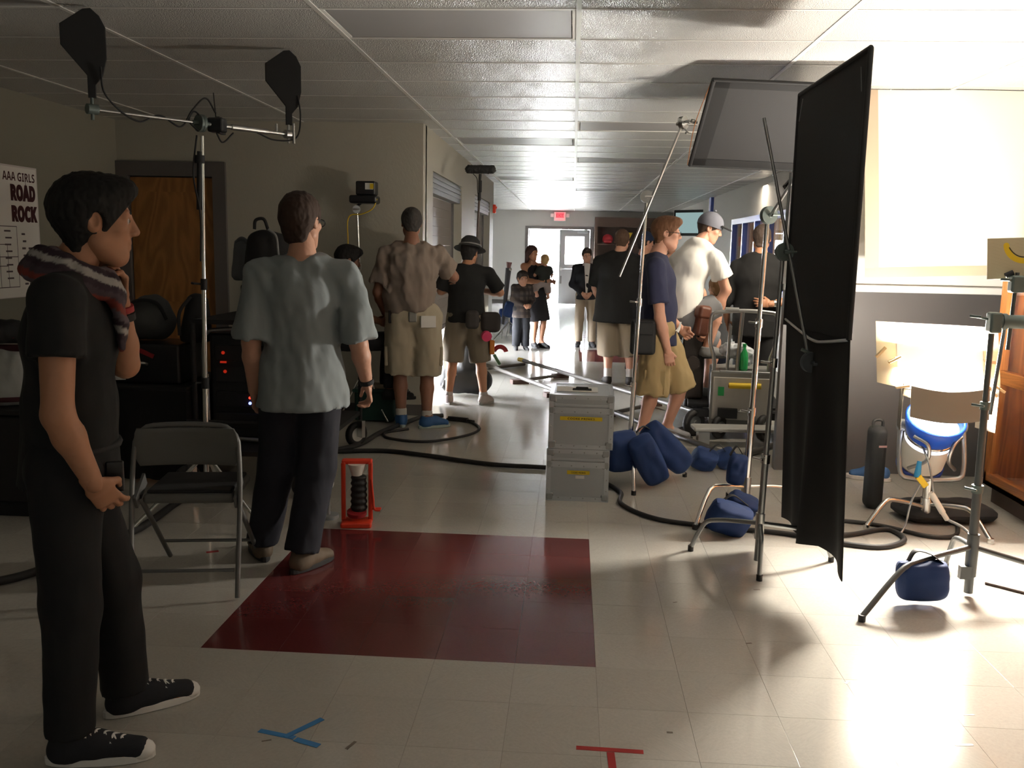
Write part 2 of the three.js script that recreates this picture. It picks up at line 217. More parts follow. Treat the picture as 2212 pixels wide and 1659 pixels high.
// far wall with the double door
const EX0 = -1.377, EX1 = 0.55, EY = 2.2;
struct('wall_far', [span(LX, EX0, 0, CEIL + 0.12, ZB - 0.2, ZB), span(EX1, X1, 0, CEIL + 0.12, ZB - 0.2, ZB), span(EX0, EX1, EY, CEIL + 0.12, ZB - 0.2, ZB)], M.wallFar);
{
  const d = struct('door_1', [span(EX0, EX0 + 0.09, 0, EY - 0.08, ZB - 0.2, ZB + 0.03), span(EX1 - 0.09, EX1, 0, EY - 0.08, ZB - 0.2, ZB + 0.03), span(EX0, EX1, EY - 0.08, EY, ZB - 0.2, ZB + 0.03)], M.darkFrame);
  // right leaf, closed: stiles and rails round a glazed light
  const l = part('door_leaf', [span(-0.4, -0.24, 0.01, 2.11, ZB - 0.08, ZB - 0.03), span(0.3, 0.455, 0.01, 2.11, ZB - 0.08, ZB - 0.03), span(-0.24, 0.3, 0.01, 1.14, ZB - 0.08, ZB - 0.03), span(-0.24, 0.3, 1.92, 2.11, ZB - 0.08, ZB - 0.03)], M.greyDoor, d);
  part('pane', span(-0.25, 0.31, 1.13, 1.93, ZB - 0.058, ZB - 0.052), M.glass, l);
  part('panic_bar', [rod([-0.36, 1.0, ZB + 0.05], [0.42, 1.0, ZB + 0.05], 0.018), box(0.06, 0.1, 0.09, -0.34, 1.0, ZB + 0.01), box(0.06, 0.1, 0.09, 0.4, 1.0, ZB + 0.01)], M.steel, l);
  part('closer', [rbox(0.3, 0.07, 0.07, 0.01, 0.25, 2.05, ZB + 0.01), rod([0.2, 2.09, ZB], [0.4, 2.12, ZB + 0.12], 0.01)], M.silver, l);
  part('lock_plate', box(0.05, 0.22, 0.02, -0.34, 0.7, ZB - 0.02), M.darkFrame, l);
  // left leaf, swung open outside
  part('open_leaf', span(EX0 + 0.07, EX0 + 0.12, 0.01, 2.11, ZB - 1.08, ZB - 0.2), M.greyDoor, d);
}
struct('baseboard_far', [span(LX, EX0, 0, 0.1, ZB, ZB + 0.02), span(EX1, X1, 0, 0.1, ZB, ZB + 0.02)], M.darkFrame);
struct('baseboard_left', span(X0, X0 + 0.015, 0, 0.1, CZ, ZF), M.darkFrame);
struct('baseboard_cross', [span(X0, DX0 - 0.09, 0, 0.1, CZ, CZ + 0.015), span(DX1 + 0.09, HX + 0.015, 0, 0.1, CZ, CZ + 0.015)], M.darkFrame);
// side lobby behind the shutters: unseen window wall, placed to light the hall floor
const LY0 = 0.25, LY1 = 2.35;
struct('unseen_wall_lobby', [span(LX - 0.2, LX, 0, LY0, ZB - 0.2, CZ - 0.2), span(LX - 0.2, LX, LY1, CEIL + 0.12, ZB - 0.2, CZ - 0.2), span(LX - 0.2, LX, LY0, LY1, CZ - 1.0, CZ - 0.2), span(LX - 0.2, LX, LY0, LY1, ZB - 0.2, ZB + 0.6), span(LX - 0.2, X0 - 0.2, 0, CEIL + 0.12, CZ - 0.4, CZ - 0.2), span(LX, HW, 0, CEIL + 0.12, ZE, ZE + 0.15)], M.wallFar);  // last piece is an added divider keeping shutter-side light off the far hall
{
  const w = struct('unseen_window_2', [-10.6, -12.4, -14.2, -16, -17.8, -19.6, -21.4, -23.2].map((z) => span(LX - 0.12, LX - 0.04, LY0, LY1, z - 0.035, z + 0.035)), M.darkFrame);
  part('pane', span(LX - 0.083, LX - 0.077, LY0, LY1, ZB + 0.6, ZE), M.tinted, w); part('pane', span(LX - 0.083, LX - 0.077, LY0, LY1, ZE, CZ - 1.0), M.glass, w);  // tint chosen to dim the light reaching the far hall
}
{ // wooden door in the cross wall
  const d = struct('door_2', [span(DX0 - 0.09, DX0 + 0.03, 0, 2.14, CZ - 0.05, CZ + 0.035), span(DX1 - 0.03, DX1 + 0.09, 0, 2.14, CZ - 0.05, CZ + 0.035), span(DX0 - 0.09, DX1 + 0.09, 2.14, 2.27, CZ - 0.05, CZ + 0.035)], M.darkFrame);
  const leaf = part('door_leaf', metricUV(flat([rbox(DX1 - DX0 - 0.07, 2.12, 0.045, 0.004, (DX0 + DX1) / 2, 1.07, CZ - 0.03)])), M.doorWood, d);
  part('door_handle', [rod([DX0 + 0.1, 1.0, CZ], [DX0 + 0.1, 1.0, CZ + 0.05], 0.012), rod([DX0 + 0.1, 1.0, CZ + 0.05], [DX0 + 0.22, 1.0, CZ + 0.05], 0.01)], M.steel, leaf);
}
// the partition behind the lamp: white board above a dark grey dado, with a white ledge
struct('wall_partition', [span(1.5, XN, 1.34, CEIL + 0.1, -6.62, -6.5)], std([0.82, 0.81, 0.78], 0.5));
struct('wall_dado', [span(1.5, XN, 0, 1.31, -6.6, -6.52)], M.greyPanel);
struct('trim_3', [rbox(XN - 1.48, 0.05, 0.06, 0.01, (1.48 + XN) / 2, 1.325, -6.49)], M.white);
struct('baseboard_right', span(XN - 0.015, XN, 0, 0.1, -6.5, ZF), M.darkFrame);
// outside: pale concrete and a hedge of trees
struct('ground', [span(-60, 60, -0.35, -0.21, -90, -26.2), span(-60, LX - 0.2, -0.35, -0.21, -26.2, 20)], std([0.62, 0.6, 0.56], 0.8));
// ---------- fittings of the building ----------
for (const [n, [x, z]] of fixtures.entries()) {
  const where = ['nearest the camera, over the dark red floor square', 'just past the grey net, right of the bright bar', 'second from the cross wall, left of the bright bar', 'far right of the bright bar near the blue windows', 'behind the camera, left', 'over the foreground man', 'behind the camera, right', 'close to the exit, left', 'close to the exit, right'][n] ?? 'in the ceiling grid';
  const o = thing('ceiling_light', 'switched off ceiling light fitting ' + where, 'ceiling light', [x, CEIL, z]);
  part('frame', [box(1.2, 0.06, 0.02, 0, 0.03, 0.29), box(1.2, 0.06, 0.02, 0, 0.03, -0.29), box(0.02, 0.06, 0.56, 0.59, 0.03, 0), box(0.02, 0.06, 0.56, -0.59, 0.03, 0), box(1.16, 0.005, 0.56, 0, 0.075, 0)], M.white, o);
  part('diffuser', rbox(1.15, 0.008, 0.55, 0.003, 0, 0.006, 0), M.lens, o);
}
{ // exit sign
  const o = thing('exit_sign', 'lit red exit sign on a white plate above the far double door', 'exit sign', [-0.407, 2.47, ZB + 0.06]);
  part('housing', rbox(0.33, 0.25, 0.06, 0.01), M.white, o);
  const tex = canvasTex(256, 160, (c, w, h) => { c.fillStyle = '#ff6f7c'; c.fillRect(0, 0, w, h); c.fillStyle = '#d40a22'; c.font = 'bold 128px sans-serif'; c.textAlign = 'center'; c.textBaseline = 'middle'; c.fillText('EXIT', w / 2, h / 2 + 6, 236); });
  const face = new THREE.PlaneGeometry(0.235, 0.15).translate(0, 0.035, 0.031);
  part('lit_face', face, new THREE.MeshStandardMaterial({ color: 0x200000, emissive: 0xffffff, emissiveMap: tex, emissiveIntensity: 0.85, roughness: 0.5 }), o);
  for (const s of [-1, 1]) part('emergency_lamp', rbox(0.09, 0.1, 0.06, 0.01, s * 0.22, 0.03, 0), M.white, o);
  const l = new THREE.PointLight(0xff4050, 0.15); l.name = 'exit_glow'; l.position.set(-0.407, 2.5, ZB + 0.16); l.castShadow = true; scene.add(l);
}
solo('fire_alarm', 'small red fire alarm on the end of the hall wall by the far door', 'fire alarm', [rbox(0.05, 0.14, 0.1, 0.01, HX + 0.024, 2.2, ZE + 0.08), ball(0.025, HX + 0.045, 2.22, ZE + 0.08)], M.redPlastic);
{ // trophy shelves beside the exit
  const z = ZB + 0.02, o = thing('trophy_cupboard', 'dark brown open trophy cupboard on the far wall beside the exit', 'cupboard', [1.72, 0, z]);
  part('carcass', [span(-1.14, -1.06, 0, 2.46, 0, 0.4), span(0.94, 1.0, 0, 2.46, 0, 0.4), span(-1.14, 1.0, 2.2, 2.46, 0, 0.42), span(-1.14, 1.0, 0, 2.4, 0, 0.03), span(-1.14, 1.0, 0, 0.7, 0.03, 0.4)], M.brown, o);
  for (const y of [1.16, 1.72]) part('shelf', span(-1.06, 0.94, y - 0.015, y + 0.015, 0.03, 0.38), M.brown, o);
  const up = (name, label, cat, geos, mat, x, y) => { const m = solo(name, label, cat, geos, mat); m.position.set(1.72 + x, y, z + 0.2); };
  const cup = new THREE.LatheGeometry([[0.05, 0], [0.05, 0.02], [0.015, 0.04], [0.015, 0.1], [0.06, 0.15], [0.075, 0.24], [0.07, 0.24], [0.05, 0.15], [0, 0.12]].map((p) => new THREE.Vector2(...p)), 16);
  up('sports_helmet', 'red rounded helmet on the upper shelf of the trophy cupboard', 'helmet', [ball(0.15, 0, 0.13, 0, 1, 0.95, 1), box(0.2, 0.05, 0.08, 0, 0.06, 0.12)], M.darkRed, -0.77, 1.735);
  up('trophy', 'silver cup trophy on the upper shelf, right of the red helmet', 'trophy', [cup], M.steel, -0.45, 1.735);
  up('pennant', 'yellow triangular pennant on the upper shelf of the trophy cupboard', 'pennant', [plate([[-0.08, 0.32], [0.12, 0.32], [-0.04, 0]], 0.01), rod([-0.08, 0, 0], [-0.08, 0.34, 0], 0.008)], M.yellow, -0.2, 1.735);
  const m = solo('trophy_plaque', 'cream lettered plaque on the middle shelf of the trophy cupboard', 'plaque', [rbox(0.36, 0.08, 0.06, 0.01, 0, 0.04, 0), ...[-0.12, -0.04, 0.04, 0.12].map((x) => ring(0.035, 0.012, [x, 0.2, 0], [0, 0, 1], 14)), ...[-0.12, -0.04, 0.04, 0.12].map((x) => rod([x, 0.08, 0], [x, 0.17, 0], 0.008))], std([0.7, 0.55, 0.32], 0.4)); m.position.set(1.72 - 0.68, 1.175, z + 0.2);
}
{ // wall screen
  const o = thing('wall_monitor', 'black wall monitor hung high at the far end of the right wall', 'monitor', [2.52, 2.18, -20.2], -0.75);
  part('casing', rbox(0.86, 0.56, 0.07, 0.02), M.black, o); part('screen', rbox(0.74, 0.44, 0.01, 0.004, 0, 0, 0.035), M.led([0.25, 0.36, 0.36], 1.1), o); part('bracket', [box(0.1, 0.1, 0.22, 0, 0, -0.12)], M.steel, o);
}
{ // unseen classroom light, placed to brighten the blinds from behind
  const o = thing('unseen_classroom_light', 'unseen white strip light placed to brighten the blue-framed window blinds from the classroom ceiling', 'ceiling light', [3.75, 2.52, -13.6]);
  part('casing', rbox(0.36, 0.07, 3.2, 0.01, 0, 0.045, 0), M.white, o); part('lit_face', box(0.3, 0.006, 3.1, 0, 0.006, 0), M.led([1, 0.93, 0.82], 4), o);
  areaLight('unseen_classroom_strip', 0xffeed8, 26, 0.3, 3.1, [3.75, 2.51, -13.6], [3.7, 0, -13.6]);
}
{ // poster on the left wall
  const tex = canvasTex(1024, 1024, (c, w, h) => {
    c.fillStyle = '#d9d2d2'; c.fillRect(0, 0, w, h); c.fillStyle = '#efece8'; c.fillRect(10, 14, w - 20, h - 20);
    c.fillStyle = '#43151c'; c.textAlign = 'right'; c.font = 'bold 92px sans-serif'; c.fillText('AAA GIRLS', w - 30, 118, 420);
    c.font = 'bold 150px sans-serif'; for (const [t, y] of [['ROAD', 262], ['ROCK', 424]]) { c.lineWidth = 18; c.strokeStyle = '#43151c'; c.strokeText(t, w - 34, y, 330); c.fillText(t, w - 34, y, 330); }
    c.strokeStyle = '#3a3036'; c.lineWidth = 5; for (const [x, y, q, s] of [[w - 540, 470, 230, 470], [w - 760, 610, 320, 330]]) { c.strokeRect(x, y, q, s); c.beginPath(); c.moveTo(x, y + s / 2); c.lineTo(x + q, y + s / 2); c.stroke(); }
    c.fillStyle = '#5b4d52'; for (let k = 0; k < 8; k++) { c.fillRect(w - 250 + (k % 2) * 12, 520 + k * 56, 46, 15); if (k > 1) c.fillRect(w - 185 + (k % 3) * 9, 520 + k * 56, 80 - (k % 3) * 12, 15); c.fillRect(w - 470 + (k % 2) * 10, 500 + k * 52, 80, 12); }
  });
  const g = new THREE.BoxGeometry(0.98, 0.98, 0.004), m = shade(new THREE.Mesh(g, [M.paper, M.paper, M.paper, M.paper, std([1, 1, 1], 0.75, 0, { map: tex }), M.paper]));
  m.name = 'poster'; m.userData = { label: 'white tournament bracket poster with dark red lettering on the left wall', category: 'poster' }; m.position.set(X0 + 0.004, 1.6, -6.43); m.rotation.y = Math.PI / 2; scene.add(m);
}
{ // glass fronted cabinet along the right wall
  const o = thing('display_cabinet', 'orange brown wooden display cabinet with glass doors along the right wall', 'cabinet', [3.09, 0, -4.05]);
  const L = 3.6, f = -0.42, Y = 1.62; // front at x = 2.67
  part('plinth', span(f + 0.06, 0, 0, 0.12, -L / 2, L / 2), M.brown, o);
  part('frame', [span(f, f + 0.05, 0.12, 0.2, -L / 2, L / 2), span(f, f + 0.05, 0.78, 0.86, -L / 2, L / 2), span(f, f + 0.05, Y - 0.08, Y, -L / 2, L / 2), ...[-1, -0.34, 0.34, 1].map((k) => span(f + 0.002, f + 0.048, 0.12, Y, k * (L / 2 - 0.04) - 0.035, k * (L / 2 - 0.04) + 0.035)), span(f, 0, 0.12, 0.15, -L / 2, L / 2), span(f, 0, Y - 0.02, Y + 0.01, -L / 2, L / 2), span(f, 0, 0.12, Y, -L / 2, -L / 2 + 0.03)], M.orangeWood, o);
  part('back_panel', span(-0.02, 0, 0.15, Y, -L / 2, L / 2), std([0.3, 0.13, 0.05], 0.5), o);
  for (const k of [-0.67, 0, 0.67]) for (const [a, b] of [[0.2, 0.78], [0.86, Y - 0.08]]) part('glass_door', span(f + 0.02, f + 0.026, a, b, k * (L / 2 - 0.04) - 0.55, k * (L / 2 - 0.04) + 0.55), M.glass, o);
  for (const y of [0.5, 1.2]) part('shelf', span(f + 0.06, -0.02, y, y + 0.012, -L / 2 + 0.04, L / 2 - 0.04), M.glass, o);
  const cup = new THREE.LatheGeometry([[0.04, 0], [0.04, 0.03], [0.012, 0.05], [0.012, 0.1], [0.045, 0.14], [0.055, 0.2], [0.035, 0.14], [0, 0.12]].map((p) => new THREE.Vector2(...p)), 14);
  for (const [y, z, lab] of [[0.151, -5.35, 'green figure trophy on the cabinet floor nearest the lamp'], [0.513, -5.3, 'green cup trophy on the middle shelf of the glass cabinet'], [0.151, -5.05, 'green cup trophy low in the glass cabinet, farther from the lamp']]) { const m = solo('cabinet_trophy', lab, 'trophy', [cup.clone()], std([0.14, 0.3, 0.1], 0.3, 0.5)); m.position.set(2.82, y, z); }
  const b = solo('cabinet_ball', 'large brown ball seen through the upper glass of the cabinet', 'ball', [ball(0.12, 0, 0, 0, 1, 1, 1, 28)], std([0.3, 0.09, 0.03], 0.6)); b.position.set(2.84, 0.981, -5.1);
}
for (const [x, z, s, lab] of [[-6.5, -40, 1.2, 'leafy green tree left of the open far doorway, outside'], [5.5, -42, 1.35, 'leafy green tree behind the closed far door leaf, outside'], [-0.6, -52, 1.9, 'tall green tree straight beyond the open doorway, outside']]) {
  const o = thing('tree', lab, 'tree', [x, -0.21, z]); part('trunk', rod([0, 0, 0], [0.1, 3.2 * s, 0], 0.16, 0.1), M.brown, o);
  const r = rng(x * 100 | 0), leaf = []; for (let k = 0; k < 900; k++) { const a = r() * 6.283, b = Math.acos(2 * r() - 1), q = (0.55 + 0.45 * r()) * 1.7 * s; const g = new THREE.PlaneGeometry(0.2, 0.3).rotateX(r() * 6).rotateY(r() * 6); leaf.push(g.translate(Math.cos(a) * Math.sin(b) * q, 3.9 * s + Math.cos(b) * q * 0.75, Math.sin(a) * Math.sin(b) * q)); }
  const f = part('foliage', leaf, std([0.12, 0.24, 0.06], 0.7), o); f.userData.kind = 'stuff';
}
// ---------- people: capsule fields meshed with surface nets ----------
function cap(a, b, ra, rb = ra, o = {}) {
  const A = V(...a), B = V(...b), u = B.clone().sub(A), L = Math.max(1e-5, u.length()); u.divideScalar(L);
  const s = o.side ? V(...o.side) : V(1, 0, 0); s.addScaledVector(u, -s.dot(u)); if (s.lengthSq() < 1e-4) s.set(0, 0, 1).addScaledVector(u, -u.z); s.normalize();
  const n = u.clone().cross(s), [wa, da] = [].concat(ra, ra), [wb, db] = [].concat(rb, rb), cutA = o.cutA, cutB = o.cutB;
  const f = (x, y, z) => {
    const px = x - A.x, py = y - A.y, pz = z - A.z, t = (px * u.x + py * u.y + pz * u.z) / L, c = t < 0 ? 0 : t > 1 ? 1 : t;
    const e = t < 0 ? -t * L : t > 1 ? (t - 1) * L : 0, p = px * s.x + py * s.y + pz * s.z, q = px * n.x + py * n.y + pz * n.z, w = wa + (wb - wa) * c, d = da + (db - da) * c;
    let r;
    if (Math.abs(w - d) < 1e-5) r = Math.sqrt(p * p + q * q + e * e) - w;
    else { const m = Math.min(w, d), k0 = Math.sqrt(p * p / (w * w) + q * q / (d * d) + e * e / (m * m)), k1 = Math.sqrt(p * p / (w * w * w * w) + q * q / (d * d * d * d) + e * e / (m * m * m * m)); r = k1 < 1e-6 ? -m : k0 * (k0 - 1) / k1; }
    if (cutB) r = Math.max(r, (t - 1) * L); if (cutA) r = Math.max(r, -t * L);
    return r;
  };
  const R = Math.max(wa, da, wb, db) + L / 2;
  return { f, c: A.clone().add(B).multiplyScalar(0.5), R, k: o.k ?? 0.03, sub: o.sub };
}
function ell(c, r, o = {}) { const q = o.rot ? o.rot.clone().invert() : null, p = V(0, 0, 0); return { f: (x, y, z) => { p.set(x - c[0], y - c[1], z - c[2]); if (q) p.applyQuaternion(q); const a = p.x / r[0], b = p.y / r[1], d = p.z / r[2], k0 = Math.sqrt(a * a + b * b + d * d), k1 = Math.sqrt(a * a / (r[0] * r[0]) + b * b / (r[1] * r[1]) + d * d / (r[2] * r[2])); return k1 < 1e-6 ? -Math.min(...r) : k0 * (k0 - 1) / k1; }, c: V(...c), R: Math.max(...r), k: o.k ?? 0.02, sub: o.sub }; }
function half(n, d, o = {}) { const N = V(...n).normalize(), c = d; return { f: (x, y, z) => N.x * x + N.y * y + N.z * z - c, plane: true, k: o.k ?? 0.005 }; } // keeps the side where n.p < d
function mesher(prims, h, o = {}) {
  const lo = V(1e9, 1e9, 1e9), hi = V(-1e9, -1e9, -1e9), solids = prims.filter((p) => !p.plane && !p.sub), cuts = prims.filter((p) => p.plane), subs = prims.filter((p) => p.sub);
  for (const p of solids) { lo.min(p.c.clone().subScalar(p.R + 0.02)); hi.max(p.c.clone().addScalar(p.R + 0.02)); }
  if (o.lo) lo.max(V(...o.lo)); if (o.hi) hi.min(V(...o.hi));
  const nx = Math.ceil((hi.x - lo.x) / h) + 2, ny = Math.ceil((hi.y - lo.y) / h) + 2, nzz = Math.ceil((hi.z - lo.z) / h) + 2, S = new Float32Array(nx * ny * nzz).fill(1), B = 8;
  const at = (i, j, k) => (k * ny + j) * nx + i, rb = B * h * 0.87;
  for (let bk = 0; bk < nzz; bk += B) for (let bj = 0; bj < ny; bj += B) for (let bi = 0; bi < nx; bi += B) {
    const cx = lo.x + (bi + B / 2 - 0.5) * h, cy = lo.y + (bj + B / 2 - 0.5) * h, cz = lo.z + (bk + B / 2 - 0.5) * h, act = solids.filter((p) => Math.hypot(p.c.x - cx, p.c.y - cy, p.c.z - cz) < p.R + rb + 0.06);
    if (!act.length) continue;
    for (let k = bk; k < Math.min(nzz, bk + B); k++) for (let j = bj; j < Math.min(ny, bj + B); j++) for (let i = bi; i < Math.min(nx, bi + B); i++) {
      const x = lo.x + i * h, y = lo.y + j * h, z = lo.z + k * h; let d = 1;
      for (const p of act) { const e = p.f(x, y, z), kk = p.k, g = Math.max(kk - Math.abs(d - e), 0) / kk; d = Math.min(d, e) - g * g * kk * 0.25; }
      if (d < 0.08) { for (const p of subs) { const e = -p.f(x, y, z), kk = p.k, g = Math.max(kk - Math.abs(d - e), 0) / kk; d = Math.max(d, e) + g * g * kk * 0.25; } if (o.warp) d += o.warp(x, y, z); for (const p of cuts) d = Math.max(d, p.f(x, y, z)); }
      S[at(i, j, k)] = d;
    }
  }
  const id = new Int32Array(nx * ny * nzz).fill(-1), pos = [], idx = [], E = [[0, 0, 0, 1, 0, 0], [0, 1, 0, 1, 1, 0], [0, 0, 1, 1, 0, 1], [0, 1, 1, 1, 1, 1], [0, 0, 0, 0, 1, 0], [1, 0, 0, 1, 1, 0], [0, 0, 1, 0, 1, 1], [1, 0, 1, 1, 1, 1], [0, 0, 0, 0, 0, 1], [1, 0, 0, 1, 0, 1], [0, 1, 0, 0, 1, 1], [1, 1, 0, 1, 1, 1]];
  for (let k = 0; k + 1 < nzz; k++) for (let j = 0; j + 1 < ny; j++) for (let i = 0; i + 1 < nx; i++) {
    let n = 0, X = 0, Y = 0, Z = 0;
    const s0 = S[at(i, j, k)] < 0; let mixed = false; for (let q = 1; q < 8 && !mixed; q++) mixed = (S[at(i + (q & 1), j + ((q >> 1) & 1), k + (q >> 2))] < 0) !== s0; if (!mixed) continue;
    for (const e of E) { const a = S[at(i + e[0], j + e[1], k + e[2])], b = S[at(i + e[3], j + e[4], k + e[5])]; if ((a < 0) === (b < 0)) continue; const t = a / (a - b); n++; X += e[0] + (e[3] - e[0]) * t; Y += e[1] + (e[4] - e[1]) * t; Z += e[2] + (e[5] - e[2]) * t; }
    id[at(i, j, k)] = pos.length / 3; pos.push(lo.x + (i + X / n) * h, lo.y + (j + Y / n) * h, lo.z + (k + Z / n) * h);
  }
  const quad = (a, b, c, d, f) => { if (a < 0 || b < 0 || c < 0 || d < 0) return; f ? idx.push(a, b, c, a, c, d) : idx.push(a, c, b, a, d, c); };
  for (let k = 1; k + 1 < nzz; k++) for (let j = 1; j + 1 < ny; j++) for (let i = 1; i + 1 < nx; i++) {
    const s = S[at(i, j, k)] < 0;
    if (s !== S[at(i + 1, j, k)] < 0) quad(id[at(i, j - 1, k - 1)], id[at(i, j, k - 1)], id[at(i, j, k)], id[at(i, j - 1, k)], s);
    if (s !== S[at(i, j + 1, k)] < 0) quad(id[at(i - 1, j, k - 1)], id[at(i - 1, j, k)], id[at(i, j, k)], id[at(i, j, k - 1)], s);
    if (s !== S[at(i, j, k + 1)] < 0) quad(id[at(i - 1, j - 1, k)], id[at(i, j - 1, k)], id[at(i, j, k)], id[at(i - 1, j, k)], s);
  }
  const g = new THREE.BufferGeometry(); g.setAttribute('position', new THREE.Float32BufferAttribute(pos, 3)); g.setIndex(idx); g.computeVertexNormals();
  if (o.paint) { const col = []; for (let i = 0; i < pos.length; i += 3) col.push(...o.paint(pos[i], pos[i + 1], pos[i + 2])); g.setAttribute('color', new THREE.Float32BufferAttribute(col, 3)); }
  return g;
}
function joinIndexed(list) { return mergeGeometries(list.map((g) => { const q = new THREE.BufferGeometry(); q.setAttribute('position', g.attributes.position); q.setAttribute('normal', g.attributes.normal); q.setIndex(g.index); return q; })); }
const SKIN = { tan: [0.40, 0.19, 0.105], fair: [0.52, 0.28, 0.19], pink: [0.56, 0.29, 0.2], deep: [0.28, 0.13, 0.08] };
const skinMat = {}; for (const k in SKIN) skinMat[k] = phys(SKIN[k], 0.5, { sheen: 0.1 });
const folds = (a, s = 9) => (x, y, z) => a * (nz(x * s, y * s * 0.35, z * s) + 0.5 * nz(x * s * 2.3, y * s * 1.1, z * s * 2.3));
const lerp3 = (a, b, t) => a.map((v, i) => v + (b[i] - v) * t);
function headPrims(C, q, s) {
  const at = (x, y, z) => { const p = V(x, y, z).multiplyScalar(s).applyQuaternion(q); return [C[0] + p.x, C[1] + p.y, C[2] + p.z]; }, r = (...a) => a.map((v) => v * s), E = (x, y, z, a, b, c, o = {}) => ell(at(x, y, z), r(a, b, c), { rot: q, ...o }), K = (a, b, ra, rb, o = {}) => cap(at(...a), at(...b), ra * s, rb * s, o);
  const out = [E(0, 0.03, -0.016, 0.074, 0.083, 0.094, { k: 0.02 }), E(0, -0.04, 0.022, 0.06, 0.078, 0.064, { k: 0.03 }), E(0, -0.098, 0.052, 0.026, 0.022, 0.024, { k: 0.03 }), K([-0.045, -0.06, 0.0], [-0.022, -0.1, 0.05], 0.022, 0.018, { k: 0.03 }), K([0.045, -0.06, 0.0], [0.022, -0.1, 0.05], 0.022, 0.018, { k: 0.03 }),
    K([0, 0.016, 0.079], [0, -0.026, 0.0985], 0.0095, 0.0125, { k: 0.014 }), E(-0.012, -0.031, 0.089, 0.01, 0.008, 0.01, { k: 0.008 }), E(0.012, -0.031, 0.089, 0.01, 0.008, 0.01, { k: 0.008 }), K([-0.036, 0.024, 0.068], [0.036, 0.024, 0.068], 0.014, 0.014, { k: 0.015 }), E(-0.042, -0.018, 0.056, 0.02, 0.016, 0.018, { k: 0.02 }), E(0.042, -0.018, 0.056, 0.02, 0.016, 0.018, { k: 0.02 }),
    K([-0.018, -0.057, 0.08], [0.018, -0.057, 0.08], 0.0075, 0.0075, { k: 0.006 }), K([-0.015, -0.071, 0.078], [0.015, -0.071, 0.078], 0.0085, 0.0085, { k: 0.005 }), ...[-1, 1].map((e) => K([e * 0.018, 0.013, 0.08], [e * 0.043, 0.011, 0.07], 0.0065, 0.0055, { k: 0.008 })), ...[-1, 1].map((e) => K([e * 0.019, -0.009, 0.077], [e * 0.042, -0.009, 0.069], 0.006, 0.005, { k: 0.008 }))];
  for (const e of [-1, 1]) { out.push(E(e * 0.074, -0.002, -0.012, 0.012, 0.032, 0.02, { k: 0.008 })); out.push(E(e * 0.083, 0.002, -0.008, 0.007, 0.018, 0.011, { k: 0.006, sub: true })); out.push(E(e * 0.031, 0.003, 0.091, 0.016, 0.008, 0.012, { k: 0.01, sub: true })); out.push(E(e * 0.031, 0.003, 0.069, 0.014, 0.0125, 0.012, { k: 0.003 })); }
  return { out, at };
}
function handPrims(W, D, N, T, curl, s = 1) {
  const d = V(...D).normalize(), n = V(...N); n.addScaledVector(d, -n.dot(d)).normalize(); const t = d.clone().cross(n); if (t.dot(V(...T)) < 0) t.negate();
  const o = V(...W), at = (a, b, c) => { const p = o.clone().addScaledVector(d, a * s).addScaledVector(t, b * s).addScaledVector(n, c * s); return [p.x, p.y, p.z]; }, side = [t.x, t.y, t.z], out = [];
  out.push(cap(at(-0.03, 0, 0), at(0.02, 0, 0), [0.027 * s, 0.02 * s], [0.032 * s, 0.016 * s], { side, k: 0.015 }), cap(at(0.02, 0, 0), at(0.078, -0.001, 0), [0.036 * s, 0.014 * s], [0.04 * s, 0.012 * s], { side, k: 0.015 }));
  [[0.029, 0.072], [0.01, 0.08], [-0.009, 0.075], [-0.027, 0.06]].forEach(([b, L], i) => {
    let a = 0.083 - Math.abs(i - 1) * 0.004, c = 0, ang = 0; const bend = curl * [0.85, 1.0, 1.08, 1.15][i];
    for (let k = 0; k < 3; k++) { ang += bend * [0.75, 1.05, 0.7][k]; const l = L * [0.45, 0.32, 0.25][k], a2 = a + Math.cos(ang) * l, c2 = c + Math.sin(ang) * l, r = [0.0092, 0.0085, 0.0075]; out.push(cap(at(a, b * (1 + 0.1 * k), c), at(a2, b * (1 + 0.1 * (k + 1)), c2), r[k] * s, (r[k] - 0.0006) * s, { k: 0.005 })); a = a2; c = c2; }
  });
  out.push(cap(at(0.02, 0.03, 0.004), at(0.05, 0.052, 0.016 + 0.01 * curl), 0.0135 * s, 0.0105 * s, { k: 0.012 }), cap(at(0.05, 0.052, 0.016 + 0.01 * curl), at(0.078, 0.054 - 0.022 * curl, 0.024 + 0.022 * curl), 0.0098 * s, 0.0082 * s, { k: 0.005 }));
  return out;
}
const shoeSole = (a, b, w, s) => { const dx = b[0] - a[0], dz = b[2] - a[2], L = Math.hypot(dx, dz) || 1, f = [dx / L, dz / L], pts = []; for (let k = 0; k < 24; k++) { const t = k / 24 * 6.283, c = Math.cos(t), q = Math.sin(t), l = (L / 2 + w) * c, ww = w * (1 + 0.16 * c) * q * (0.94 + 0.1 * Math.abs(c)); pts.push([l, ww]); } const g = new THREE.ExtrudeGeometry(new THREE.Shape(pts.map((p) => new THREE.Vector2(...p))), { depth: s, bevelEnabled: true, bevelSize: 0.003, bevelThickness: 0.003, bevelSegments: 1 }); g.rotateX(-Math.PI / 2); g.rotateY(-Math.atan2(f[1], f[0])); return g.translate((a[0] + b[0]) / 2, 0.004, (a[2] + b[2]) / 2); };
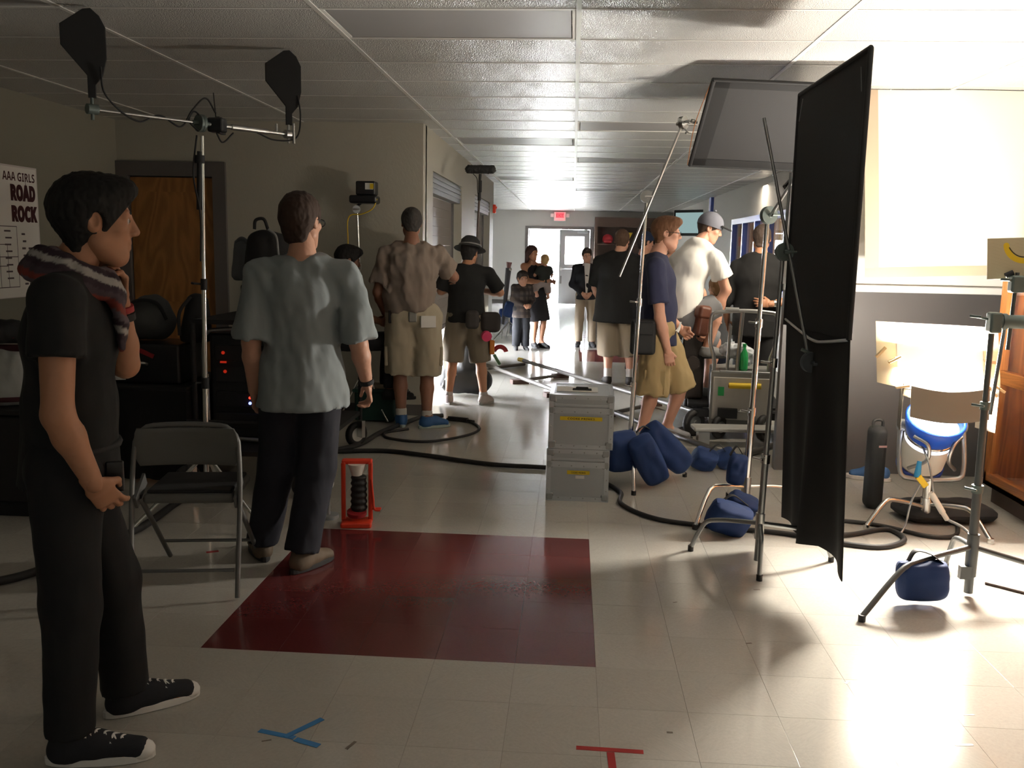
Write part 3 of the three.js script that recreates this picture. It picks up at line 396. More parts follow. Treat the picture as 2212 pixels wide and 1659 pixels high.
function person(o) {
  const H = o.h ?? 1.75, s = H / 1.75, D = { head: [0, 1.625, 0.03], neck: [0, 1.47, -0.015], top: [0, 1.405, -0.01], chest: [0, 1.28, 0.005], waist: [0, 1.1, 0.01], pel: [0, 0.95, 0], shL: [0.18, 1.405, -0.015], elL: [0.23, 1.12, -0.04], wrL: [0.24, 0.87, 0.04], hipL: [0.088, 0.92, 0], knL: [0.1, 0.5, 0.015], anL: [0.11, 0.085, -0.03], toL: [0.13, 0.03, 0.13] };
  for (const k of ['sh', 'el', 'wr', 'hip', 'kn', 'an', 'to']) D[k + 'R'] = [-D[k + 'L'][0], D[k + 'L'][1], D[k + 'L'][2]];
  const J = {}; for (const k in D) J[k] = o.J?.[k] ?? D[k].map((v) => v * s);
  for (const k of ['L', 'R']) if (o.J?.['an' + k] && !o.J?.['to' + k]) { const a = J['an' + k]; J['to' + k] = [a[0] + (k === 'L' ? 0.025 : -0.025) * s, a[1] - 0.055 * s, a[2] + 0.15 * s]; }
  const w = (o.wide ?? 1) * s, b = (o.belly ?? 0) * s, fine = o.cell ?? 0.013, q = new THREE.Quaternion().setFromEuler(new THREE.Euler((o.pitch ?? 0.05), o.look ?? 0, o.tilt ?? 0, 'YXZ'));
  const hs = (o.headSize ?? 1) * (0.55 * s + 0.45), skin = o.skinMat ?? skinMat[o.skin ?? 'fair'];
  const torso = (e, hem) => { const c = [cap(J.chest, J.top, [0.155 * w + e, 0.105 * w + e + b * 0.3], [0.12 * w + e, 0.066 * w + e], { k: 0.05 }), cap(J.waist, J.chest, [0.132 * w + e + b * 0.6, 0.094 * w + e + b * 0.8], [0.155 * w + e, 0.105 * w + e + b * 0.3], { k: 0.05 })]; return c; };
  const body = [...torso(0), cap(J.pel, J.waist, [0.15 * w, 0.105 * w], [0.132 * w + b * 0.4, 0.094 * w + b * 0.4], { k: 0.05 }), cap(J.neck, lerp3(J.neck, J.head, 0.75), 0.054 * hs, 0.052 * hs, { k: 0.03 }), cap(J.top, J.neck, [0.085 * w, 0.055 * w], 0.052 * s, { k: 0.04 })];
  const { out: hp, at: hAt } = headPrims(J.head, q, hs), parts = [];
  const handBits = [];
  for (const k of ['L', 'R']) {
    const m = k === 'L' ? 1 : -1, el = J['el' + k], wr = J['wr' + k], sh = J['sh' + k], kn = J['kn' + k], an = J['an' + k], hip = J['hip' + k], to = J['to' + k], lw = o.limb ?? 1;
    body.push(cap(lerp3(J.top, sh, 0.55), sh, 0.055 * w, 0.056 * s * lw, { k: 0.04 }), cap(sh, el, 0.052 * s * lw, 0.041 * s * lw, { k: 0.03 }), cap(el, lerp3(el, wr, 0.3), 0.041 * s * lw, 0.042 * s * lw, { k: 0.02 }), cap(lerp3(el, wr, 0.3), wr, 0.042 * s * lw, 0.027 * s * lw, { k: 0.02 }));
    body.push(cap(hip, kn, 0.083 * w, 0.056 * s, { k: 0.04 }), cap(kn, lerp3(kn, an, 0.35), 0.055 * s, 0.056 * s * lw, { k: 0.02 }), cap(lerp3(kn, an, 0.35), an, 0.056 * s * lw, 0.036 * s, { k: 0.02 }), cap(an, to, 0.036 * s, [0.042 * s, 0.026 * s], { k: 0.03 }));
    const hd = o['hand' + k] ?? {}, dir = hd.D ?? wr.map((v, i) => v - el[i] + (i === 2 ? 0.02 : 0)); handBits.push(handPrims(wr, dir, hd.N ?? [-m, 0, -0.1], hd.T ?? [0, 0, 1], hd.curl ?? 0.45, s * 0.98));
  }
  parts.push(mesher(body, fine)); parts.push(mesher(hp, o.face ?? Math.max(0.004, fine * 0.42)));
  for (const hb of handBits) parts.push(mesher(hb, o.handCell ?? Math.max(0.004, fine * 0.36)));
  const root = part(numbered('person'), joinIndexed(parts), skin, scene); root.userData = { label: o.label, category: 'person' }; if (o.group) root.userData.group = o.group;
  root.position.set(o.at[0], o.y ?? 0, o.at[1]); root.rotation.y = (o.yaw ?? 0) * Math.PI / 180;
  // hair
  if (o.hair) {
    const h = o.hair, e = h.e ?? 0.012, P = [ell(hAt(0, 0.034, -0.02), [(0.074 + e) * hs, (0.083 + e * 1.2) * hs, (0.096 + e) * hs], { rot: q, k: 0.02 }), cap(hAt(0, 0.0, -0.05), hAt(0, h.nape ?? -0.06, -0.055), [(0.07 + e) * hs, 0.052 * hs], [0.056 * hs, 0.032 * hs], { k: 0.02, side: hAt(1, 0, 0).map((v, i) => v - J.head[i]) })];
    if (h.front) P.push(ell(hAt(0, 0.092, 0.05), [0.064 * hs, 0.032 * hs, 0.05 * hs], { rot: q, k: 0.04 }), ell(hAt(0, 0.082, 0.078), [0.05 * hs, 0.028 * hs, 0.02 * hs], { rot: q, k: 0.03 }));
    if (h.long) P.push(cap(hAt(0, -0.0, -0.05), hAt(0, -h.long, -0.07), [0.092 * hs, 0.07 * hs], [0.085 * hs, 0.04 * hs], { k: 0.03, side: hAt(1, 0, 0).map((v, i) => v - J.head[i]) }));
    const n = V(0, h.slope ?? -0.5, 0.86).applyQuaternion(q).normalize(), c0 = V(...hAt(0, h.line ?? 0.066, h.linez ?? 0.083)), lowN = V(0, -1, -0.25).applyQuaternion(q).normalize(), lowC = V(...hAt(0, -(h.long ?? -(h.nape ?? -0.06)) - 0.03, -0.05));
    const pl = [half([n.x, n.y, n.z], n.dot(c0)), half([lowN.x, lowN.y, lowN.z], lowN.dot(lowC))];
    // cut the ears free
    if (!h.over) for (const d of [-1, 1]) P.push({ ...ell(hAt(d * 0.082, -0.012, -0.002), [0.02 * hs, 0.034 * hs, 0.022 * hs], { rot: q }), sub: true, k: 0.006 });
    const u = h.freq ?? 60; if (h.front) { pl.shift(); const n2 = V(0, -0.62, 0.79).applyQuaternion(q).normalize(), c2 = V(...hAt(0, 0.052, 0.085)); pl.push(half([n2.x, n2.y, n2.z], n2.dot(c2))); }
    part('hair', mesher([...P, ...pl], o.face ?? 0.005, { warp: (x, y, z) => 0.0035 * nz(x * u, y * u * 0.5, z * u) + 0.002 * nz(x * u * 2, y * u, z * u * 2) }), std(h.color, 0.8), root);
  }
  if (o.eyes !== false) { // eyeballs, irises, brows
    const ew = [], ir = [], br = []; for (const d of [-1, 1]) { ew.push(ball(0.0115 * hs, ...hAt(d * 0.031, 0.003, 0.071))); ir.push(ball(0.0062 * hs, ...hAt(d * 0.031, 0.003, 0.0778))); br.push(rod(hAt(d * 0.016, 0.026, 0.085), hAt(d * 0.048, 0.026, 0.07), 0.0045 * hs, 0.003 * hs, 6)); }
    part('eye', ew, std([0.4, 0.35, 0.32], 0.4), root); part('iris', ir, std([0.03, 0.02, 0.015], 0.2), root); part('eyebrow', br, std(o.hair?.color ?? [0.03, 0.02, 0.015], 0.7), root);
  }
  // upper garment
  if (o.shirt) {
    const t = o.shirt, e = (t.e ?? 0.016) * s, hemY = t.hem ?? 0.84 * s, hemC = [t.hx ?? J.pel[0], hemY, t.hz ?? J.pel[2]], hw = t.hemW ?? [0.165 * w + e + b * 0.4, 0.118 * w + e + b * 0.5];
    const P = [...torso(e), cap(J.waist, hemC, [0.132 * w + e + b * 0.6 + (t.puff ?? 0.008), 0.094 * w + e + b * 0.8 + (t.puff ?? 0.008)], hw, { k: 0.05, cutB: true })];
    for (const k of ['L', 'R']) if (t.sleeve) { const sh = J['sh' + k], el = J['el' + k], wr = J['wr' + k], sl = t.sleeve, r0 = (0.06 + (t.se ?? 0.006)) * s, r1 = (t.sr ?? 0.066) * s; P.push(cap(lerp3(J.top, sh, 0.5), sh, 0.066 * w, r0, { k: 0.05 })); if (sl <= 1) P.push(cap(sh, lerp3(sh, el, sl), r0, r1, { k: 0.03, cutB: true })); else P.push(cap(sh, el, r0, r1 * 0.86, { k: 0.03 }), cap(el, lerp3(el, wr, sl - 1), r1 * 0.86, (t.cuff ?? 0.042) * s, { k: 0.03, cutB: true })); }
    P.push(cap(J.top, lerp3(J.top, J.neck, t.collar ?? 0.75), [0.09 * w, 0.066 * w], 0.064 * s, { k: 0.04, cutB: true }));
    if (t.extra) P.push(...t.extra(J, s));
    part(t.name ?? 'shirt', mesher([...P, half([0, -1, 0], -hemY)], t.cell ?? fine, { warp: folds((t.fold ?? 0.007) * s, 11), paint: t.paint }), t.mat, root, t.label);
    if (t.band) part('collar', mesher([cap(lerp3(J.top, J.neck, 0.45), lerp3(J.neck, J.head, 0.12), [0.072 * s, 0.07 * s], [0.062 * s, 0.06 * s], { cutB: true, cutA: true })], Math.min(fine, 0.008)), t.band, root);
  }
  if (o.pants) {
    const t = o.pants, e = (t.e ?? 0.012) * s, P = [cap(J.pel, lerp3(J.pel, J.waist, t.rise ?? 0.5), [0.152 * w + e, 0.108 * w + e + b * 0.3], [0.142 * w + e + b * 0.4, 0.102 * w + e + b * 0.4], { k: 0.05, cutB: true })];
    for (const k of ['L', 'R']) {
      const hip = J['hip' + k], kn = J['kn' + k], an = J['an' + k], r = t.r ?? [0.098, 0.072, 0.066], L = t.len ?? 2;
      if (L > 1 && L < 1.45) P.push(cap(hip, lerp3(kn, an, L - 1), r[0] * w, r[2] * s * (o.legW ?? 1), { k: 0.035, cutB: true }));
      else if (L > 1) P.push(cap(hip, kn, r[0] * w, r[1] * s, { k: 0.04 }), cap(kn, lerp3(kn, an, L - 1), r[1] * s, r[2] * s, { k: 0.03, cutB: true }));
      else P.push(cap(hip, lerp3(hip, kn, L), r[0] * w, r[1] * s, { k: 0.035, cutB: true }));
    }
    part(t.name ?? 'trousers', mesher(P, t.cell ?? fine, { warp: folds((t.fold ?? 0.008) * s, 10), paint: t.paint }), t.mat, root, t.label);
  }
  if (o.skirt) part('dress', mesher([...torso(0.01), cap(J.waist, J.pel, [0.135 * w, 0.1 * w], [0.175 * w, 0.13 * w], { k: 0.05 }), cap(J.pel, o.skirt.hem, [0.175 * w, 0.13 * w], o.skirt.hemW, { k: 0.05, cutB: true })], fine, { warp: folds(0.007, 9) }), o.skirt.mat, root);
  for (const k of ['L', 'R']) if (o.shoes) {
    const an = J['an' + k], to = J['to' + k], f = V(to[0] - an[0], 0, to[2] - an[2]).normalize(), gy = Math.max(0, (o.ground?.[k] ?? 0)), heel = [an[0] - f.x * 0.03 * s, gy + 0.045 * s, an[2] - f.z * 0.03 * s], mid = [an[0] + f.x * 0.07 * s, gy + 0.05 * s, an[2] + f.z * 0.07 * s], tip = [to[0] + f.x * 0.035 * s, gy + 0.034 * s, to[2] + f.z * 0.035 * s], sd = [f.z, 0, -f.x];
    const P = [cap(heel, mid, [0.038 * s, 0.042 * s], [0.04 * s, 0.04 * s], { side: sd }), cap(mid, tip, [0.042 * s, 0.042 * s], [0.042 * s, 0.028 * s], { side: sd }), cap([an[0], gy + 0.05 * s, an[2]], [an[0], gy + (o.shoes.top ?? 0.1) * s, an[2]], 0.046 * s, 0.048 * s, { cutB: true }), half([0, -1, 0], -(gy + 0.012))];
    const sh = part('shoe', mesher(P, o.shoes.cell ?? Math.min(fine, 0.01)), o.shoes.mat, root); const sole = shoeSole([heel[0], 0, heel[2]], [tip[0], 0, tip[2]], 0.042 * s, 0.02); sole.translate(0, gy, 0); part('sole', sole, o.shoes.sole ?? M.black, sh);
    if (o.shoes.cap) { part('toe_cap', ball(0.04 * s, tip[0] + f.x * 0.006, gy + 0.026, tip[2] + f.z * 0.006, 0.98, 0.72, 0.98), o.shoes.cap, sh); const lc = []; for (let q = 0; q < 5; q++) { const t = 0.05 + q * 0.024, y = gy + (0.102 - q * 0.008) * s, c = [an[0] + f.x * t, y, an[2] + f.z * t], c2 = [an[0] + f.x * (t + 0.022), y - 0.006, an[2] + f.z * (t + 0.022)]; lc.push(tube([[c[0] + sd[0] * 0.03, y - 0.013, c[2] + sd[2] * 0.03], [c[0], y + 0.002, c[2]], [c2[0] - sd[0] * 0.03, c2[1] - 0.013, c2[2] - sd[2] * 0.03]], 0.0035), tube([[c[0] - sd[0] * 0.03, y - 0.013, c[2] - sd[2] * 0.03], [c[0], y + 0.004, c[2]], [c2[0] + sd[0] * 0.03, c2[1] - 0.013, c2[2] + sd[2] * 0.03]], 0.0035)); } part('lace', lc, o.shoes.cap, sh); }
    if (o.socks) part('sock', mesher([cap([an[0], gy + 0.07, an[2]], lerp3(an, J['kn' + k], o.socks.h ?? 0.18), 0.044 * s, 0.045 * s, { cutB: true })], 0.01), o.socks.mat, root);
  }
  if (o.more) o.more(root, J, hAt, s, hs, q);
  return root;
}
function cuff(wr, el, t, r, h, mat, name, root) { const a = lerp3(wr, el, t), b = lerp3(wr, el, t + h); part(name, [rod(a, b, r, r * 1.03, 20)], mat, root); }
function glasses(root, hAt, hs, mat) { const g = []; for (const d of [-1, 1]) { const e = []; for (let k = 0; k < 16; k++) { const t = k / 16 * 6.283; e.push(hAt(d * 0.033 + Math.cos(t) * 0.024, 0.0 + Math.sin(t) * 0.017, 0.1)); } g.push(tube(e, 0.0022, 32, true, 6), rod(hAt(d * 0.057, 0.006, 0.099), hAt(d * 0.082, 0.008, -0.005), 0.0022, 0.0022, 6)); } g.push(rod(hAt(-0.01, 0.004, 0.101), hAt(0.01, 0.004, 0.101), 0.0022, 0.0022, 6)); part('glasses', g, mat, root); }
const cloth = (c, r = 0.9) => phys(c, r, { sheen: 0.12, sheenRoughness: 0.6 });
// 1 the man in the foreground
person({
  label: 'man in a dark t-shirt and checked scarf in the left foreground, hand at his chin', at: [-1.42, -2.58], yaw: 118, h: 1.745, skin: 'tan', cell: 0.011, face: 0.0036, handCell: 0.0034, look: 0.02, pitch: 0.02, headSize: 1.04,
  J: { head: [0, 1.605, 0.035], neck: [0, 1.462, -0.04], top: [0, 1.4, -0.055], chest: [0, 1.27, -0.055], waist: [0, 1.06, -0.06], pel: [0, 0.9, -0.075], shL: [0.17, 1.39, -0.04], shR: [-0.185, 1.385, -0.075], elL: [0.13, 1.165, 0.095], wrL: [0.075, 1.375, 0.088], elR: [-0.25, 1.08, -0.085], wrR: [-0.215, 0.872, -0.005], hipL: [0.085, 0.88, -0.07], hipR: [-0.09, 0.88, -0.08], knL: [0.1, 0.48, 0.03], anL: [0.13, 0.085, 0.055], toL: [0.16, 0.03, 0.21], knR: [-0.11, 0.48, -0.085], anR: [-0.12, 0.085, -0.105], toR: [-0.16, 0.03, 0.05] },
  handL: { D: [-0.3, 1, 0.02], N: [-0.55, 0, -0.8], T: [-0.2, 0.1, -1], curl: 0.75 }, handR: { D: [0.42, -0.72, 0.45], N: [1, 0.3, -0.2], T: [0, 0.55, 0.85], curl: 0.42 },
  hair: { color: [0.004, 0.0035, 0.003], e: 0.016, front: true, nape: -0.075, slope: -0.4, freq: 70 },
  shirt: { name: 't_shirt', mat: cloth([0.008, 0.0085, 0.009]), sleeve: 0.5, sr: 0.075, hem: 0.83, hz: -0.07, hemW: [0.18, 0.145], e: 0.02, collar: 0.35, cell: 0.01 },
  pants: { name: 'jeans', mat: cloth([0.005, 0.0055, 0.007], 0.85), r: [0.105, 0.079, 0.074], len: 1.98, cell: 0.01 },
  shoes: { mat: cloth([0.016, 0.017, 0.022]), sole: M.paper, cap: M.paper, top: 0.12, cell: 0.007 },
  more: (root, J, hAt, s) => {
    const P = [], loops = [[0.098, 1.448, 0.03], [0.112, 1.425, 0.03], [0.088, 1.475, 0.026]];
    for (const [R, y, r] of loops) for (let k = 0; k < 14; k++) { const a = k / 14 * 6.283, b = (k + 1) / 14 * 6.283, at = (t) => [R * Math.sin(t), y + 0.035 * -Math.cos(t) + 0.008 * Math.sin(t * 3 + R * 90), -0.035 + R * 0.98 * Math.cos(t)]; P.push(cap(at(a), at(b), r, r, { k: 0.012 })); }
    P.push(cap([-0.03, 1.42, 0.07], [-0.07, 1.31, 0.085], [0.06, 0.022], [0.045, 0.018], { k: 0.02 }), cap([-0.07, 1.31, 0.085], [-0.075, 1.24, 0.085], [0.045, 0.018], [0.03, 0.012], { k: 0.02 }));
    const cols = [[0.33, 0.31, 0.29], [0.028, 0.014, 0.022], [0.11, 0.085, 0.095], [0.2, 0.035, 0.025], [0.06, 0.04, 0.05], [0.035, 0.02, 0.028]];
    part('scarf', mesher(P, 0.007, { warp: (x, y, z) => 0.006 * nz(x * 26, y * 30, z * 26), paint: (x, y, z) => { const v = (y * 1.0 + z * 0.45 + x * 0.15) * 46 + 0.6 * nz(x * 14, y * 14, z * 14); return cols[((Math.floor(v) % 6) + 6) % 6]; } }), phys([1, 1, 1], 0.9, { vertexColors: true, sheen: 0.15 }), root, 'checked scarf in white, red and plum');
    cuff(J.wrL, J.elL, 0.1, 0.037, 0.08, M.darkRed, 'bracelet', root); cuff(J.wrL, J.elL, 0.2, 0.04, 0.1, M.black, 'wristwatch', root);
    part('belt', ring(0.15, 0.012, [0, 0.95, -0.07], [0, 1, 0]).scale(1.05, 1, 0.84), M.black, root);
    part('belt_phone', rbox(0.02, 0.09, 0.05, 0.006, -0.13, 0.87, 0.05), M.blackGloss, root);
  },
});
// 2 the man in the grey shirt
person({
  label: 'man in a loose grey shirt and dark jeans behind the folding chair, seen from behind', at: [-1.27, -4.15], yaw: -166, h: 1.78, skin: 'fair', wide: 1.0, cell: 0.012, look: -0.5, headSize: 1.04,
  J: { head: [-0.02, 1.655, 0.02], neck: [-0.02, 1.5, -0.02], top: [-0.02, 1.43, -0.01], chest: [-0.015, 1.3, 0], waist: [-0.015, 1.12, 0.01], pel: [-0.015, 0.95, 0], shL: [0.175, 1.41, -0.01], shR: [-0.215, 1.41, -0.01], elL: [0.215, 1.1, -0.03], wrL: [0.215, 0.86, 0.05], elR: [-0.275, 1.09, -0.03], wrR: [-0.315, 0.885, 0.04], hipL: [0.085, 0.93, 0], hipR: [-0.1, 0.93, 0], knL: [0.115, 0.5, 0.07], anL: [0.2, 0.085, 0.14], toL: [0.24, 0.03, 0.27], knR: [-0.075, 0.5, 0.0], anR: [0.0, 0.085, -0.06], toR: [-0.09, 0.03, 0.05] },
  handL: { curl: 0.6, T: [-0.2, 0, 1] }, handR: { curl: 0.75, T: [0.2, 0, 1] },
  hair: { color: [0.035, 0.017, 0.01], e: 0.012, nape: -0.075, slope: -0.3 },
  shirt: { mat: cloth([0.235, 0.265, 0.275]), sleeve: 0.95, sr: 0.092, hem: 0.785, hemW: [0.225, 0.165], e: 0.022, puff: 0.02, fold: 0.017, band: cloth([0.235, 0.265, 0.275]), cell: 0.011 },
  pants: { name: 'jeans', mat: cloth([0.011, 0.012, 0.02], 0.85), r: [0.1, 0.088, 0.08], len: 1.98 },
  shoes: { mat: std([0.12, 0.085, 0.055], 0.7), sole: M.rubber },
  more: (root, J, hAt, s, hs) => { glasses(root, hAt, hs, M.black); cuff(J.wrR, J.elR, 0.04, 0.035, 0.1, M.black, 'wristwatch', root); },
});
// 3 the man in the tan shirt
person({
  label: 'grey-haired man in a tan shirt, pale cargo shorts and blue running shoes, seen from behind', at: [-1.36, -7.7], yaw: -170, h: 1.88, wide: 1.16, belly: 0.02, skin: 'deep', cell: 0.014, look: 0.12, pitch: 0.12,
  J: { head: [0.015, 1.745, 0.03], neck: [0.01, 1.59, -0.02], top: [0.01, 1.5, -0.01], chest: [0.02, 1.36, 0.0], waist: [0.03, 1.15, 0.02], pel: [0.02, 0.98, 0], shL: [0.225, 1.47, 0], shR: [-0.215, 1.49, 0.02], elL: [0.295, 1.16, 0.0], wrL: [0.245, 0.97, 0.17], elR: [-0.35, 1.3, 0.14], wrR: [-0.37, 1.27, 0.38], hipL: [0.1, 0.95, 0], hipR: [-0.12, 0.95, 0], knL: [0.11, 0.48, 0.02], anL: [0.095, 0.1, -0.02], toL: [0.11, 0.03, 0.11], knR: [-0.125, 0.47, 0.0], anR: [-0.125, 0.09, -0.1], toR: [-0.25, 0.03, -0.05] },
  hair: { color: [0.05, 0.045, 0.042], e: 0.011, nape: -0.05, slope: -0.3 },
  shirt: { mat: cloth([0.25, 0.2, 0.165]), sleeve: 0.78, sr: 0.088, hem: 0.985, hemW: [0.21, 0.17], e: 0.025, puff: 0.03, fold: 0.024, band: cloth([0.26, 0.21, 0.17]) },
  pants: { name: 'cargo_shorts', mat: cloth([0.44, 0.39, 0.29]), r: [0.112, 0.112, 0.118], len: 1.06, rise: 0.25, fold: 0.016 },
  socks: { mat: cloth([0.55, 0.53, 0.48]), h: 0.16 }, shoes: { mat: std([0.02, 0.09, 0.24], 0.6), sole: std([0.3, 0.36, 0.33], 0.6) },
  more: (root, J) => {
    part('belt', [ring(0.185, 0.018, [0.02, 0.985, 0.005], [0, 1, 0]).scale(1.05, 1, 0.76)], M.black, root);
    part('belt_radio', [rbox(0.06, 0.11, 0.04, 0.01, 0.175, 0.96, -0.1), rod([0.19, 1.0, -0.1], [0.19, 1.14, -0.1], 0.006)], M.black, root); part('buckle_pouch', rbox(0.07, 0.09, 0.03, 0.01, 0.0, 0.965, -0.148), M.greyMetal, root);
    part('name_card', rbox(0.13, 0.1, 0.02, 0.004, -0.13, 0.925, -0.158, 0.1, 0.2), M.paper, root);
    for (const x of [0.225, -0.245]) part('pocket', rbox(0.03, 0.17, 0.15, 0.012, x, 0.62, 0.005), cloth([0.42, 0.37, 0.27]), root);
  },
});
// 4 the boom operator
person({
  label: 'microphone operator in a black t-shirt, brimmed black hat and khaki shorts, seen from behind', at: [-1.04, -8.9], yaw: -173, h: 1.66, wide: 1.12, skin: 'tan', cell: 0.015, look: -0.35, pitch: 0.25,
  J: { head: [-0.03, 1.5, 0.06], neck: [-0.01, 1.375, 0.0], top: [-0.01, 1.315, -0.01], shL: [0.185, 1.3, 0], shR: [-0.215, 1.3, 0], elR: [-0.335, 1.115, 0.04], wrR: [-0.14, 1.12, 0.25], elL: [0.25, 1.12, 0.05], wrL: [0.02, 1.2, 0.27], knL: [0.13, 0.45, 0.02], anL: [0.165, 0.085, -0.01], knR: [-0.15, 0.45, 0.0], anR: [-0.185, 0.085, -0.02], toL: [0.2, 0.03, 0.1], toR: [-0.24, 0.03, 0.05] },
  handR: { curl: 1.1, D: [0.8, 0.2, 0.2], N: [0, 0, 1], T: [0, 1, 0] }, handL: { curl: 1.1, D: [-0.8, 0.1, 0.1], N: [0, 0, 1], T: [0, 1, 0] },
  hair: { color: [0.01, 0.008, 0.008], e: 0.012, nape: -0.07 },
  shirt: { name: 't_shirt', mat: cloth([0.005, 0.005, 0.0055]), sleeve: 0.85, sr: 0.085, hem: 0.82, hemW: [0.2, 0.15], puff: 0.02 },
  pants: { name: 'shorts', mat: cloth([0.17, 0.14, 0.1]), r: [0.105, 0.11, 0.115], len: 1.06 },
  socks: { mat: cloth([0.4, 0.36, 0.33]), h: 0.12 }, shoes: { mat: std([0.38, 0.32, 0.29], 0.6), sole: std([0.3, 0.28, 0.26], 0.6) },
  more: (root, J, hAt, s, hs, q) => {
    const hat = new THREE.LatheGeometry([[0, 0.1], [0.06, 0.095], [0.095, 0.06], [0.105, 0.0], [0.16, -0.025], [0.165, -0.032], [0.1, -0.008], [0.09, 0.0]].map((p) => new THREE.Vector2(...p)), 28).scale(0.95, 1, 1.08).applyQuaternion(q).translate(...hAt(0, 0.065, -0.01)); part('hat', hat, M.black, root);
    part('hat_band', ring(0.107, 0.008, hAt(0, 0.075, -0.01), V(0, 1, 0).applyQuaternion(q).toArray()), std([0.2, 0.2, 0.2], 0.8), root);
    part('waist_bag', [rbox(0.2, 0.2, 0.12, 0.05, -0.24, 0.83, -0.07), rbox(0.13, 0.18, 0.1, 0.04, -0.06, 0.86, -0.18)], std([0.03, 0.024, 0.022], 0.8), root);
    part('tape_rolls', [disc(0.05, 0.04, [-0.2, 0.7, -0.16], [0.3, 0.2, 1])], std([0.6, 0.04, 0.12], 0.5), root); part('orange_pouch', rbox(0.05, 0.14, 0.06, 0.01, -0.26, 0.58, -0.04), std([0.6, 0.2, 0.03], 0.6), root);
  },
});
// 5 somebody seated behind the grey shirt
person({
  label: 'dark-haired person in black sitting half hidden right of the grey-shirted man', at: [-1.98, -7.72], yaw: 110, h: 1.7, skin: 'deep', cell: 0.016, pitch: 0.2,
  J: { head: [0, 1.42, 0.06], neck: [0, 1.28, 0.0], top: [0, 1.22, -0.01], chest: [0, 1.1, 0], waist: [0, 0.92, -0.02], pel: [0, 0.76, -0.03], shL: [0.17, 1.21, 0], shR: [-0.17, 1.21, 0], elL: [0.22, 0.97, 0.1], elR: [-0.22, 0.97, 0.1], wrL: [0.1, 0.9, 0.32], wrR: [-0.1, 0.9, 0.32], hipL: [0.09, 0.74, 0], hipR: [-0.09, 0.74, 0], knL: [0.11, 0.72, 0.42], knR: [-0.11, 0.72, 0.42], anL: [0.11, 0.3, 0.4], anR: [-0.11, 0.3, 0.4] },
  hair: { color: [0.008, 0.007, 0.007], e: 0.02, nape: -0.08, front: true }, shirt: { mat: cloth([0.012, 0.012, 0.013]), sleeve: 0.6, hem: 0.72, e: 0.02 }, pants: { mat: cloth([0.012, 0.012, 0.014]), len: 1.95 }, shoes: { mat: M.black }, ground: { L: 0.22, R: 0.22 },
});
// 6 and 7 the woman and the toddler
person({
  label: 'long-haired woman in a sleeveless black dress holding a fair-haired toddler before the open doorway', at: [-0.58, -14.3], yaw: 24, h: 1.6, wide: 0.92, skin: 'tan', cell: 0.016, look: 0.35, eyes: true,
  J: { head: [-0.07, 1.485, 0.02], neck: [-0.06, 1.35, -0.01], top: [-0.055, 1.29, -0.01], chest: [-0.04, 1.17, 0], waist: [-0.01, 1.0, 0.01], pel: [0.03, 0.85, 0], shL: [0.09, 1.28, 0], shR: [-0.2, 1.28, 0], elR: [-0.17, 1.05, 0.06], wrR: [0.05, 1.05, 0.2], elL: [0.2, 1.06, 0.02], wrL: [0.22, 1.05, 0.18], hipL: [0.1, 0.83, 0], hipR: [-0.05, 0.83, 0], knL: [0.15, 0.45, 0.02], anL: [0.12, 0.1, 0.0], toL: [0.17, 0.03, 0.12], knR: [0.02, 0.45, 0], anR: [0.0, 0.1, -0.02], toR: [0.0, 0.03, 0.1] },
  handR: { D: [1, 0.05, 0.2], N: [0, 0.3, -1], T: [0, 1, 0], curl: 0.6 },
  hair: { color: [0.045, 0.016, 0.012], e: 0.016, long: 0.2, over: true, freq: 40 }, skirt: { hem: [0.06, 0.43, 0], hemW: [0.2, 0.16], mat: cloth([0.012, 0.011, 0.014]) }, shoes: { mat: M.black, top: 0.07 },
});
person({
  label: 'fair-haired toddler in a dark top carried by the woman in the black dress', at: [-0.44, -14.2], yaw: -150, h: 0.95, headSize: 1.0, skin: 'pink', cell: 0.013, y: 0,
  J: { head: [0, 1.38, 0.01], neck: [0, 1.28, 0], top: [0, 1.25, 0], chest: [0, 1.2, 0], waist: [0, 1.1, 0], pel: [0, 1.04, 0], shL: [0.095, 1.245, 0], shR: [-0.095, 1.245, 0], elL: [0.14, 1.15, 0.05], wrL: [0.1, 1.12, 0.15], elR: [-0.15, 1.17, 0.04], wrR: [-0.19, 1.14, 0.1], hipL: [0.05, 1.03, 0], hipR: [-0.05, 1.03, 0], knL: [0.12, 0.95, 0.09], knR: [-0.1, 0.93, 0.07], anL: [0.1, 0.83, 0.03], anR: [-0.09, 0.8, 0.02] },
  hair: { color: [0.42, 0.28, 0.12], e: 0.012, nape: -0.06 }, shirt: { mat: cloth([0.02, 0.024, 0.02]), sleeve: 0.8, sr: 0.075, hem: 1.03, e: 0.02 }, pants: { mat: cloth([0.3, 0.25, 0.24]), len: 1.5, r: [0.11, 0.1, 0.09] },
});
